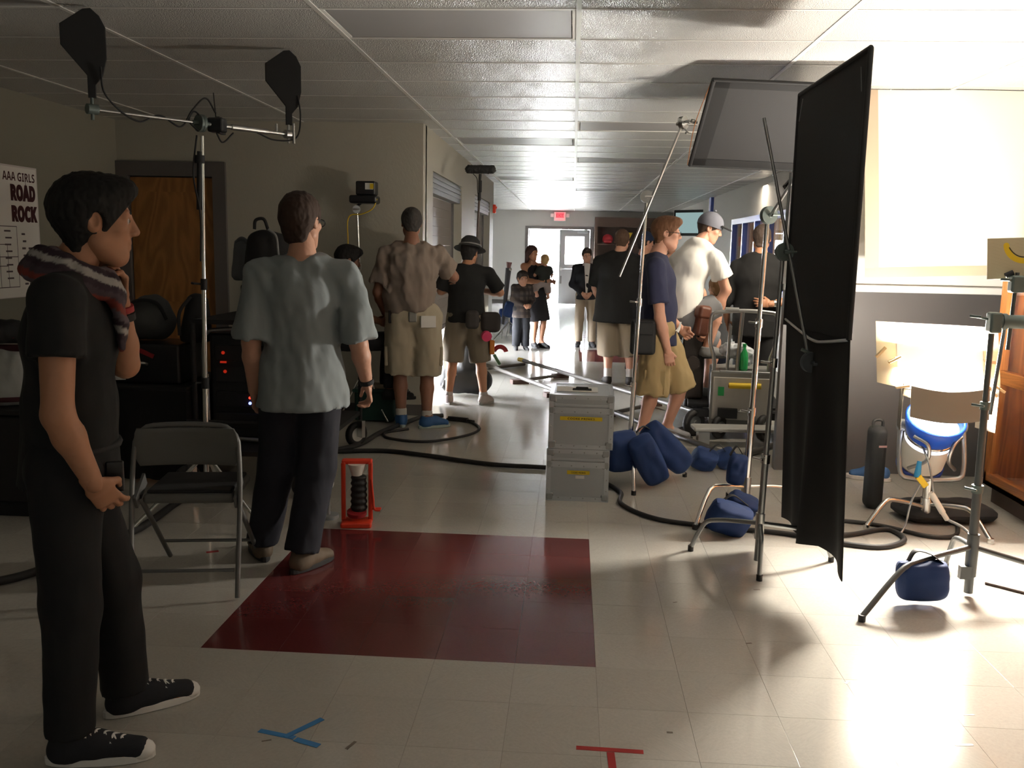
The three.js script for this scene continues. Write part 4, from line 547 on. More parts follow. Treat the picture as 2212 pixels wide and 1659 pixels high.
// 8 the boy
person({
  label: 'small boy in a dark checked shirt beside the woman in the black dress', at: [-0.77, -13.95], yaw: 14, h: 1.2, headSize: 1.12, skin: 'fair', cell: 0.014, look: 0.2,
  J: { head: [0, 1.1, 0.02], elL: [0.17, 0.78, 0.02], wrL: [0.1, 0.69, 0.14], elR: [-0.14, 0.78, 0.0], wrR: [0.03, 0.69, 0.16] },
  handL: { D: [-0.6, -0.3, 0.5], N: [-0.5, 0, -1], T: [0, 1, 0.3], curl: 0.7 }, handR: { D: [0.7, -0.2, 0.3], N: [0, 0, -1], T: [0, 1, 0.3], curl: 0.7 },
  hair: { color: [0.02, 0.012, 0.009], e: 0.015, front: true }, pants: { mat: cloth([0.011, 0.012, 0.016]), r: [0.11, 0.1, 0.095] }, shoes: { mat: M.black },
  shirt: { mat: phys([1, 1, 1], 0.9, { vertexColors: true }), sleeve: 1.9, hem: 0.5, hemW: [0.15, 0.115], e: 0.018, cell: 0.012, paint: (x, y, z) => { const a = Math.floor((x - z) * 22), b = Math.floor(y * 22); return (a + b) & 1 ? [0.045, 0.035, 0.032] : (a & 1) ? [0.09, 0.07, 0.06] : [0.03, 0.024, 0.024]; } },
});
// 9 the young man in a blazer
person({
  label: 'young man in a dark blazer and beige trousers, hands clasped before the far door', at: [0.22, -14.7], yaw: 4, h: 1.575, wide: 0.95, skin: 'fair', cell: 0.015,
  J: { head: [-0.005, 1.465, 0.02], elL: [0.225, 1.0, 0.0], wrL: [0.06, 0.86, 0.15], elR: [-0.225, 1.0, 0.0], wrR: [-0.06, 0.86, 0.15], anL: [0.12, 0.085, 0], anR: [-0.1, 0.085, 0], knL: [0.105, 0.45, 0.01], knR: [-0.095, 0.45, 0.01] },
  handL: { D: [-0.7, -0.7, 0.2], N: [-0.2, 0, -1], T: [0, 0.6, 0.6], curl: 0.6 }, handR: { D: [0.7, -0.7, 0.2], N: [0.2, 0, -1], T: [0, 0.6, 0.6], curl: 0.6 },
  hair: { color: [0.03, 0.018, 0.012], e: 0.013, front: true }, pants: { mat: cloth([0.36, 0.3, 0.22]), r: [0.1, 0.078, 0.07] }, shoes: { mat: M.black },
  shirt: { name: 'blazer', mat: cloth([0.011, 0.012, 0.017]), sleeve: 1.93, hem: 0.76, hemW: [0.165, 0.13], e: 0.022, cuff: 0.046, collar: 0.3 },
  more: (root, J) => { part('dress_shirt', [plate([[-0.048, 1.335], [0.048, 1.335], [0.012, 0.86], [-0.012, 0.86]], 0.05).translate(0, 0, 0.1), rod([-0.02, 1.3, 0.03], [-0.02, 1.345, 0.03], 0.055, 0.05, 16)], M.paper, root); },
});
// 10 the man in the black t-shirt
person({
  label: 'broad man in a black t-shirt with his back turned, left of the thin chrome stand', at: [0.46, -10.5], yaw: 176, h: 1.8, wide: 1.28, belly: 0.03, skin: 'pink', cell: 0.016, pitch: 0.1, look: -0.1,
  J: { head: [-0.09, 1.665, 0.03], neck: [-0.075, 1.545, -0.02], top: [-0.07, 1.455, -0.01], chest: [-0.07, 1.32, 0], waist: [-0.06, 1.12, 0.01], pel: [-0.05, 0.95, 0], shL: [0.16, 1.42, 0], shR: [-0.3, 1.42, 0], elL: [0.2, 1.12, 0.06], wrL: [0.15, 0.95, 0.25], elR: [-0.34, 1.12, 0.06], wrR: [-0.28, 0.95, 0.25], hipL: [0.05, 0.92, 0], hipR: [-0.15, 0.92, 0], knL: [0.02, 0.48, 0.03], anL: [0.02, 0.085, 0], toL: [0.05, 0.03, 0.12], knR: [-0.22, 0.48, 0.05], anR: [-0.24, 0.085, 0.02] },
  hair: { color: [0.07, 0.035, 0.02], e: 0.01, nape: -0.05 }, shirt: { name: 't_shirt', mat: cloth([0.004, 0.004, 0.0045]), sleeve: 0.9, sr: 0.09, hem: 0.73, hemW: [0.265, 0.21], e: 0.022, puff: 0.02 },
  pants: { name: 'shorts', mat: cloth([0.27, 0.22, 0.16]), r: [0.095, 0.115, 0.125], len: 1.34, fold: 0.01 }, socks: { mat: cloth([0.5, 0.46, 0.44]), h: 0.3 }, shoes: { mat: std([0.025, 0.02, 0.018], 0.7) },
});
// 11 the man in the navy t-shirt
person({
  label: 'man with glasses in a navy t-shirt and khaki cargo shorts striding past the dolly', at: [0.66, -7.4], yaw: 86, h: 1.835, skin: 'pink', cell: 0.013, face: 0.0045, pitch: 0.05, look: -0.05, headSize: 1.03, wide: 1.02, belly: 0.012,
  J: { head: [0, 1.695, 0.085], neck: [0, 1.535, 0.02], top: [0, 1.465, 0.01], chest: [0, 1.32, 0.025], waist: [0, 1.1, 0.04], pel: [0, 0.95, 0.05], shL: [0.18, 1.44, 0.02], shR: [-0.19, 1.43, 0.0], elL: [0.25, 1.1, 0.04], wrL: [0.16, 0.92, 0.24], elR: [-0.235, 1.03, 0.05], wrR: [-0.21, 0.765, 0.125], hipL: [0.09, 0.93, 0.06], hipR: [-0.09, 0.93, 0.04], knL: [0.1, 0.5, 0.27], anL: [0.1, 0.1, 0.15], toL: [0.11, 0.03, 0.29], knR: [-0.1, 0.48, 0.03], anR: [-0.1, 0.09, -0.06], toR: [-0.11, 0.03, 0.08] },
  handR: { D: [0.05, -1, 0.22], curl: 0.85, T: [0, 0.1, 1] }, handL: { curl: 0.9 },
  hair: { color: [0.12, 0.05, 0.02], e: 0.013, front: true, nape: -0.06, slope: -0.35 },
  shirt: { name: 't_shirt', mat: cloth([0.022, 0.025, 0.062]), sleeve: 0.72, sr: 0.082, hem: 0.8, hz: 0.05, hemW: [0.185, 0.15], e: 0.022, puff: 0.012, collar: 0.55 },
  pants: { name: 'cargo_shorts', mat: cloth([0.36, 0.26, 0.125]), r: [0.112, 0.125, 0.138], len: 1.2, fold: 0.016 }, shoes: { mat: std([0.3, 0.3, 0.32], 0.6) },
  more: (root, J, hAt, s, hs) => {
    glasses(root, hAt, hs, M.black); part('pocket', rbox(0.02, 0.2, 0.17, 0.01, -0.205, 0.52, 0.03, 0, 0, 0.05), cloth([0.33, 0.24, 0.115]), root);
    part('belt_pouch', [rbox(0.1, 0.28, 0.2, 0.03, -0.21, 0.88, -0.075), rbox(0.03, 0.1, 0.16, 0.01, -0.265, 0.95, -0.075)], M.black, root);
    part('shirt_print', [plate([[-0.07, 0], [0, -0.02], [0.06, 0.0], [0.1, 0.06], [0.05, 0.025], [-0.02, 0.01]], 0.012).rotateY(-0.25).translate(-0.085, 0.93, 0.2)], M.paper, root);
  },
});
// 12 the man in the white t-shirt on the dolly
person({
  label: 'man in a white t-shirt, grey shorts and grey cap bending forward over the camera dolly', at: [1.02, -7.98], yaw: 112, h: 1.8, wide: 1.18, belly: 0.02, skin: 'pink', cell: 0.014, pitch: 0.3, look: -0.5, tilt: 0,
  J: { head: [0, 1.755, 0.17], neck: [0, 1.63, 0.075], top: [0, 1.575, 0.045], chest: [0, 1.43, -0.02], waist: [0, 1.2, -0.09], pel: [0, 1.0, -0.1], shL: [0.2, 1.52, 0.1], shR: [-0.2, 1.5, 0.12], elL: [0.26, 1.26, 0.22], wrL: [0.2, 1.02, 0.32], elR: [-0.22, 1.235, 0.225], wrR: [-0.14, 0.9, 0.09], hipL: [0.1, 0.97, -0.08], hipR: [-0.1, 0.97, -0.08], knL: [0.12, 0.75, 0.34], anL: [0.12, 0.33, 0.28], toL: [0.13, 0.28, 0.42], knR: [-0.15, 1.11, 0.2], anR: [-0.13, 0.72, 0.12], toR: [-0.14, 0.67, 0.26] },
  handR: { D: [0.1, -1, -0.15], curl: 0.8, T: [0, 0, 1] }, ground: { L: 0.245, R: 0.64 },
  hair: { color: [0.05, 0.03, 0.02], e: 0.008, nape: -0.06 }, shirt: { name: 't_shirt', mat: cloth([0.78, 0.77, 0.74]), sleeve: 0.62, sr: 0.095, hem: 0.985, hx: 0, hz: -0.1, hemW: [0.22, 0.18], e: 0.025, puff: 0.02 },
  pants: { name: 'shorts', mat: cloth([0.17, 0.17, 0.18]), r: [0.12, 0.1, 0.1], len: 0.97 }, shoes: { mat: std([0.2, 0.2, 0.2], 0.7) },
  more: (root, J, hAt, s, hs, q) => {
    const dome = new THREE.SphereGeometry(0.108, 24, 14, 0, 6.283, 0, 1.75).scale(0.93, 1.0, 1.06).applyQuaternion(q).translate(...hAt(0, 0.035, -0.012)); part('cap', [dome, rod(hAt(0, 0.15, -0.012), hAt(0, 0.16, -0.012), 0.012, 0.01)], cloth([0.14, 0.145, 0.18]), root);
    part('cap_peak', plate([[-0.075, 0], [0.075, 0], [0.06, 0.075], [0, 0.092], [-0.06, 0.075]], 0.006, 0.002).rotateX(Math.PI / 2 + 0.15).applyQuaternion(q).translate(...hAt(0, 0.048, 0.085)), M.black, root);
    part('tool_holster', [rbox(0.1, 0.26, 0.11, 0.03, -0.27, 0.98, -0.02, 0.15), rbox(0.11, 0.11, 0.12, 0.03, -0.275, 1.05, -0.02, 0.15)], std([0.13, 0.04, 0.02], 0.5), root, 'brown leather tool holster');
  },
});
// 13 the man in the black jacket
person({
  label: 'balding man in a black suit jacket behind the dolly handles, seen from behind', at: [1.72, -8.6], yaw: 168, h: 1.81, wide: 1.2, skin: 'tan', cell: 0.014, look: 0.1,
  J: { head: [-0.01, 1.69, 0.03], neck: [-0.015, 1.53, -0.01], top: [-0.02, 1.46, -0.01], shL: [0.19, 1.42, 0], shR: [-0.25, 1.42, 0], elR: [-0.32, 1.13, -0.09], wrR: [-0.12, 1.1, -0.2], elL: [0.29, 1.12, 0], wrL: [0.26, 0.9, 0.12] },
  handR: { D: [0.9, 0.05, -0.1], N: [0, 0, 1], T: [0, 1, 0.2], curl: 0.5 },
  hair: { color: [0.04, 0.025, 0.018], e: 0.007, nape: -0.06, slope: 0.25, line: 0.09, linez: 0.02 }, pants: { mat: cloth([0.01, 0.01, 0.011]) }, shoes: { mat: M.black },
  shirt: { name: 'jacket', mat: cloth([0.0035, 0.0035, 0.004]), sleeve: 1.35, hem: 0.78, e: 0.03, sr: 0.078, hemW: [0.22, 0.16], band: M.paper },
  more: (root, J) => { cuff(J.wrR, J.elR, 0.12, 0.036, 0.1, M.chrome, 'wristwatch', root); },
});
// 14, 15 people mostly hidden behind them
person({
  label: 'red-faced person low behind the jacket sleeve, under the blue window', at: [1.5, -9.5], yaw: 200, h: 1.7, skin: 'tan', cell: 0.018,
  J: { head: [0, 1.19, 0.03], neck: [0, 1.05, 0], top: [0, 0.99, 0], chest: [0, 0.87, 0], waist: [0, 0.68, 0], pel: [0, 0.52, 0], shL: [0.17, 0.98, 0], shR: [-0.17, 0.98, 0], elL: [0.22, 0.72, 0.05], elR: [-0.22, 0.72, 0.05], wrL: [0.15, 0.6, 0.28], wrR: [-0.15, 0.6, 0.28], hipL: [0.09, 0.5, 0], hipR: [-0.09, 0.5, 0], knL: [0.11, 0.48, 0.42], knR: [-0.11, 0.48, 0.42], anL: [0.11, 0.085, 0.4], anR: [-0.11, 0.085, 0.4] },
  hair: { color: [0.16, 0.08, 0.03], e: 0.012 }, shirt: { mat: cloth([0.3, 0.32, 0.36]), sleeve: 1.8, hem: 0.48 }, pants: { mat: cloth([0.03, 0.04, 0.08]) }, shoes: { mat: M.black },
});
person({
  label: 'crew member in a dark blue cap raising a bare arm behind the thin chrome stand', at: [0.86, -11.2], yaw: 150, h: 1.8, skin: 'pink', cell: 0.018, look: -0.6,
  J: { head: [0, 1.66, 0.03], elR: [-0.33, 1.5, 0.16], wrR: [-0.16, 1.66, 0.2], shR: [-0.19, 1.44, 0] },
  hair: { color: [0.02, 0.014, 0.01], e: 0.01 }, shirt: { name: 't_shirt', mat: cloth([0.012, 0.012, 0.016]), sleeve: 0.5, hem: 0.8 }, pants: { mat: cloth([0.02, 0.02, 0.026]) }, shoes: { mat: M.black },
  more: (root, J, hAt, s, hs, q) => { part('cap', [new THREE.SphereGeometry(0.105, 20, 12, 0, 6.283, 0, 1.7).scale(0.93, 1, 1.06).applyQuaternion(q).translate(...hAt(0, 0.03, -0.012)), plate([[-0.07, 0], [0.07, 0], [0.05, 0.075], [-0.05, 0.075]], 0.006).rotateX(Math.PI / 2 + 0.15).applyQuaternion(q).translate(...hAt(0, 0.045, 0.085))], std([0.01, 0.02, 0.06], 0.8), root); },
});
// ---------- grip and lighting gear ----------
function pillow(w, h, d, seed = 1, sag = 0.1) { // a filled bag with four pinched corners
  const g = new THREE.BoxGeometry(2, 2, 2, 14, 14, 6), p = g.attributes.position;
  for (let i = 0; i < p.count; i++) { const x = p.getX(i), y = p.getY(i), z = p.getZ(i), t = Math.pow(Math.max(0, (1 - x * x * x * x)), 0.45) * Math.pow(Math.max(0, 1 - y * y * y * y), 0.45), b = 1 - sag * (1 - x * x) * (y > 0 ? 1 : 0.3) * Math.abs(y), c = 1 - 0.06 * (1 - y * y), q = 1 - 0.2 * x * x * y * y; p.setXYZ(i, x * w / 2 * c * q, y * h / 2 * b * q, z * d / 2 * (0.16 + 0.84 * t) + 0.01 * nz(x * 2 + seed, y * 2, z)); }
  g.computeVertexNormals(); return g;
}
function sandbag(label, pieces, handle) { // pieces: [w, h, d, x, y, z, rx, ry, rz]
  const o = thing('sandbag', label, 'sandbag');
  for (const [k, [w, h, d, x, y, z, rx = 0, ry = 0, rz = 0]] of pieces.entries()) part('bag', pillow(w, h, d, k + x * 10).rotateX(rx).rotateY(ry).rotateZ(rz).translate(x, y, z), M.blueBag, o);
  if (handle) part('strap', sheet((u, v) => { const p = new THREE.CatmullRomCurve3(handle.map((q) => V(...q))).getPoint(u); return [p.x, p.y, p.z + (v - 0.5) * 0.035]; }, 20, 2, 0.004), M.black, o);
  return o;
}
const tKnob = (c, dir, L = 0.05) => { const d = V(...dir).normalize(), e = V(...c).addScaledVector(d, L); const s = V(0, 1, 0).cross(d); if (s.lengthSq() < 0.01) s.set(1, 0, 0); s.normalize().multiplyScalar(0.028); return [rod(c, e.toArray(), 0.006), rod([e.x - s.x, e.y - s.y, e.z - s.z], [e.x + s.x, e.y + s.y, e.z + s.z], 0.007, 0.005, 8)]; };
function gripHead(parent, c, axis, mat, r = 0.034) { const a = V(...axis).normalize(); return part('grip_head', [disc(r, 0.014, V(...c).addScaledVector(a, 0.008).toArray(), axis), disc(r, 0.014, V(...c).addScaledVector(a, -0.008).toArray(), axis), rod(V(...c).addScaledVector(a, -0.045).toArray(), V(...c).addScaledVector(a, 0.05).toArray(), 0.011), ...tKnob(V(...c).addScaledVector(a, 0.05).toArray(), axis, 0.03)], mat, parent); }
function column(parent, foot, top, splits, r0, mat, collar) { // tube of risers that get thinner, with a knob at each joint
  const A = V(...foot), B = V(...top), g = []; let t0 = 0; const cuts = [...splits, 1]; let r = r0;
  cuts.forEach((t, k) => { g.push(rod(A.clone().lerp(B, t0).toArray(), A.clone().lerp(B, t).toArray(), r, r, 14)); if (k < cuts.length - 1) part('riser_knob', [rod(A.clone().lerp(B, t - 0.025).toArray(), A.clone().lerp(B, t + 0.005).toArray(), r + 0.005, r + 0.005, 14), ...tKnob(A.clone().lerp(B, t - 0.01).toArray(), [-0.8, 0.1, 0.6], 0.055)], collar, parent); t0 = t; r *= 0.8; });
  part('column', g, mat, parent);
}
// 1: thin chrome stand that carries the grey net
{
  const f = [0.41, 0.13, -5.95], top = [0.457, 1.86, -5.95], o = thing('grip_stand', 'tall thin chrome grip stand with a slanting arm, holding the grey net', 'stand');
  column(o, f, top, [0.32, 0.64], 0.0165, M.chrome, M.chrome);
  for (const [b, e] of [[[0.43, 0.17, -5.75], [0.432, 0.02, -5.68]], [[0.7, 0.2, -6.12], [0.82, 0.02, -6.21]], [[0.16, 0.2, -6.15], [0.08, 0.02, -6.22]]]) { const l = part('leg', bent([[0.412, 0.2, -5.95], b, e], 0.0125), M.chrome, o); part('foot', rod([e[0], 0.001, e[2]], [e[0], 0.03, e[2]], 0.016), M.rubber, l); }
  part('leg_collar', rod([0.412, 0.13, -5.95], [0.412, 0.27, -5.95], 0.024), M.steel, o);
  gripHead(o, [0.457, 1.895, -5.94], [0.1, 0, 1], M.steel, 0.04);
  part('arm', rod([0.302, 1.385, -5.92], [0.652, 2.33, -5.88], 0.008), M.steel, o);
  gripHead(o, [0.658, 2.345, -5.87], [0.75, 0.1, 0.6], M.steel, 0.04);
  part('net_clamp', [rod([0.668, 2.345, -5.865], [0.745, 2.34, -5.87], 0.014), ...tKnob([0.67, 2.31, -5.86], [0.5, -0.8, 0.4], 0.04)], M.steel, o);
}
{ // grey net: a square frame with a tensioned scrim
  const N = [0.77, 2.525, -5.42], F = [0.765, 2.13, -6.3], W = 0.86, o = thing('scrim_net', 'square grey net in a black-edged frame, tilted under the ceiling left of the black flag', 'net');
  const P = (u, v, k = 0) => [N[0] + (F[0] - N[0]) * v + W * u, N[1] + (F[1] - N[1]) * v + 0.02 * k - 0.03 * u, N[2] + (F[2] - N[2]) * v];
  part('net_fabric', sheet((u, v) => P(0.02 + u * 0.98, 0.02 + v * 0.96), 6, 6, 0.003), std([0.028, 0.028, 0.029], 0.9, 0, { bumpMap: weave, bumpScale: 0.001 }), o);
  part('frame', [rod(P(0, 0), P(1, 0), 0.011), rod(P(0, 0), P(0, 1), 0.014), rod(P(0, 1), P(1, 1), 0.011), rod(P(1, 0), P(1, 1), 0.011)], M.black, o);
  part('edge_binding', [sheet((u, v) => { const p = P(0.012 + v * 0.1, u); p[1] -= 0.004; return p; }, 6, 1, 0.003), sheet((u, v) => { const p = P(u, 0.9 + v * 0.095); p[1] -= 0.004; return p; }, 6, 1, 0.003), sheet((u, v) => { const p = P(u, 0.012 + v * 0.06); p[1] -= 0.004; return p; }, 6, 1, 0.003)], std([0.012, 0.012, 0.0125], 0.9), o);
  part('tension_wire', [tube([P(-0.012, 0), P(-0.045, 0.5), P(-0.02, 1)], 0.0025)], M.orangeWood, o);
}
// 2: stand behind the flag clamp (farther), 3: the nearer flag stand
{
  const o = thing('grip_stand', 'thick chrome stand with knobs, left of the dark thin stand before the dolly', 'stand');
  column(o, [1.062, 0.1, -5.3], [1.092, 1.72, -5.3], [0.34, 0.66], 0.021, M.chrome, M.chrome);
  for (const [b, e] of [[[0.84, 0.21, -5.18], [0.735, 0.02, -5.0]], [[1.34, 0.17, -5.36], [1.42, 0.02, -5.4]], [[1.05, 0.2, -5.6], [1.04, 0.02, -5.72]]]) { const l = part('leg', bent([[1.062, 0.18, -5.3], b, e], 0.0135), M.chrome, o); part('foot', rod([e[0], 0.001, e[2]], [e[0], 0.03, e[2]], 0.018), M.rubber, l); }
  part('leg_collar', rod([1.062, 0.1, -5.3], [1.065, 0.24, -5.3], 0.028), M.steel, o);
  gripHead(o, [1.095, 1.765, -5.28], [0.4, 0, 1], M.greyHead, 0.05);
  part('arm', rod([1.1, 1.76, -5.26], [1.15, 1.985, -4.85], 0.009), M.steel, o);
  gripHead(o, [1.15, 1.99, -4.84], [0.5, 0.4, 0.6], M.greyHead, 0.036);
  part('frame_hook', bent([[1.14, 2.0, -4.83], [1.19, 2.02, -4.82], [1.185, 1.86, -4.82], [1.23, 1.85, -4.82]], 0.009), M.chrome, o);
}
{
  const o = thing('grip_stand', 'dark slim grip stand with round grey clamps standing directly left of the black flag', 'stand');
  column(o, [0.945, 0.06, -4.34], [0.975, 1.52, -4.34], [0.36, 0.68], 0.016, M.dullSteel, M.chrome);
  for (const [b, e] of [[[0.94, 0.2, -4.25], [0.935, 0.015, -4.22]], [[1.3, 0.16, -4.5], [1.36, 0.02, -4.54]], [[0.72, 0.19, -4.56], [0.66, 0.02, -4.62]]]) { const l = part('leg', bent([[0.948, 0.25, -4.34], b, e], 0.012), M.dullSteel, o); part('foot', rod([e[0], 0.001, e[2]], [e[0], 0.03, e[2]], 0.015), M.rubber, l); }
  part('leg_collar', rod([0.947, 0.17, -4.34], [0.948, 0.3, -4.34], 0.022), M.steel, o);
  gripHead(o, [0.975, 1.56, -4.31], [0.15, 0, 1], M.greyHead, 0.042);
  part('arm', rod([0.846, 2.16, -4.31], [1.105, 1.1, -4.28], 0.0075), M.dullSteel, o);
  gripHead(o, [1.118, 1.055, -4.26], [0.2, 0, 1], std([0.075, 0.085, 0.095], 0.55, 0.3), 0.048);
  part('arm_rod', rod([0.978, 1.6, -4.33], [0.985, 1.92, -4.33], 0.006), M.dullSteel, o);
  part('lever', [rod([1.07, 1.115, -4.26], [1.12, 1.09, -4.26], 0.008), rod([1.14, 1.02, -4.25], [1.17, 0.99, -4.25], 0.006)], M.greyHead, o);
}
{ // black floppy flag: frame with a hanging flap
  const o = thing('black_flag', 'large black cloth flag in a frame with its flap hanging almost to the floor', 'flag');
  const A = [1.148, -3.8], B = [1.106, -4.75], at = (u) => [B[0] + (A[0] - B[0]) * u, B[1] + (A[1] - B[1]) * u], yT = (u) => 2.335 + 0.025 * u, yM = (u) => 1.19 + 0.015 * u;
  part('upper_cloth', sheet((u, v) => { const [x, z] = at(u); return [x + 0.012 * Math.sin(v * 3.1) * Math.sin(u * 3.1) - 0.004, yM(u) + (yT(u) - yM(u)) * v, z]; }, 14, 14, 0.005), M.flag, o);
  const yB = (u) => u < 0.55 ? 0.17 + 0.03 * u : u < 0.7 ? 0.19 + (u - 0.55) * 0.2 : 0.22 - (u - 0.7) * 0.18;
  part('flap', sheet((u, v) => { const [x, z] = at(0.02 + u * 0.98), d = 1 - v; return [x + d * (0.05 * Math.sin(u * 9) + 0.03 * Math.sin(u * 17 + 1)) * 0.7 + 0.02 * d + (u > 0.6 ? d * 0.06 * (u - 0.6) : 0), yB(u) + (yM(u) - yB(u)) * v, z + d * 0.06 * Math.sin(u * 6.283) * 0.5]; }, 40, 16, 0.005), M.flag, o);
  const C = (u, y) => { const [x, z] = at(u); return [x - 0.004, y, z]; };
  part('frame', [rod(C(0, yT(0)), C(1, yT(1)), 0.011), rod(C(0, yM(0)), C(0, yT(0)), 0.011), rod(C(1, yM(1)), C(1, yT(1)), 0.012)], M.black, o);
  part('bottom_bar', bent([C(0, yM(0) + 0.03), [1.12, 1.16, -4.32], [1.125, 1.155, -4.2], C(1, yM(1))], 0.0075), M.steel, o);
  part('corner_stitch', [rod([A[0] - 0.016, 2.3, A[1] - 0.07], [A[0] - 0.016, 2.2, A[1] - 0.04], 0.002), rod([B[0] - 0.012, 2.3, B[1] + 0.1], [B[0] - 0.012, 2.2, B[1] + 0.05], 0.002)], std([0.16, 0.16, 0.16], 0.8), o);
}
sandbag('pair of plump blue sandbags slung over the legs of the thin chrome stand', [[0.24, 0.3, 0.17, 0.355, 0.24, -5.9, 0.2, 0.3, 0.15], [0.2, 0.4, 0.17, 0.53, 0.2, -5.86, 0.25, 0.1, 0.5], [0.2, 0.46, 0.17, 0.66, 0.25, -6.02, 0.2, 0.1, 0.8]], [[0.45, 0.36, -5.93], [0.5, 0.4, -5.95], [0.6, 0.34, -5.95]]);
sandbag('slumped blue sandbag lying free on the floor in front of the dolly', [[0.2, 0.17, 0.14, 0.98, 0.085, -6.42, 0.5, 0.2, -0.3], [0.17, 0.15, 0.13, 1.15, 0.075, -6.5, 0.5, -0.2, 0.5]], [[1.0, 0.14, -6.4], [1.08, 0.19, -6.44], [1.14, 0.13, -6.48]]);
sandbag('small blue sandbag hanging uppermost on the thick chrome stand', [[0.12, 0.2, 0.1, 0.985, 0.31, -5.2, 0, 0, -0.12]], [[0.94, 0.39, -5.2], [0.98, 0.44, -5.22], [1.02, 0.39, -5.24]]);
sandbag('pale blue sandbag half on the floor under the thick chrome stand, over the darkest one', [[0.2, 0.15, 0.12, 1.0, 0.13, -5.08, 0.5, 0.1, -0.4]]);
sandbag('dark blue sandbag with ragged corners, nearest the camera below the thick chrome stand', [[0.27, 0.2, 0.13, 0.9, 0.105, -4.9, 0.35, 0.15, -0.3]], [[0.85, 0.19, -4.9], [0.92, 0.22, -4.95], [1.02, 0.15, -5.0]]);
// muslin sheet and its tape border
{
  const o = thing('muslin_sheet', 'big cream muslin sheet with a tan taped edge glowing behind the lamp', 'sheet');
  const S = (u, v) => [1.94 - 0.07 * v + u * (1.1 + 0.07 * v), 1.405 + v * 1.224 + 0.045 * u * (1 - v), -6.2 - 0.1 * v + 0.012 * Math.sin(u * 9 + v * 3)];
  part('cloth', sheet((u, v) => S(0.07 + 0.93 * u, 0.05 + 0.95 * v), 16, 16, 0.004), std([0.82, 0.77, 0.62], 0.95, 0, { bumpMap: weave, bumpScale: 0.0006 }), o);
  part('tape_border', [sheet((u, v) => S(u, v * 0.055), 16, 2, 0.005), sheet((u, v) => S(u * 0.08, 0.05 + v * 0.95), 2, 16, 0.005)], std([0.45, 0.34, 0.24], 0.7), o);
  for (const u of [0.15, 0.5, 0.95]) part('hanging_cord', [rod(S(u, 1), [S(u, 1)[0], CEIL - 0.004, -6.3], 0.003)], M.white, o);
}
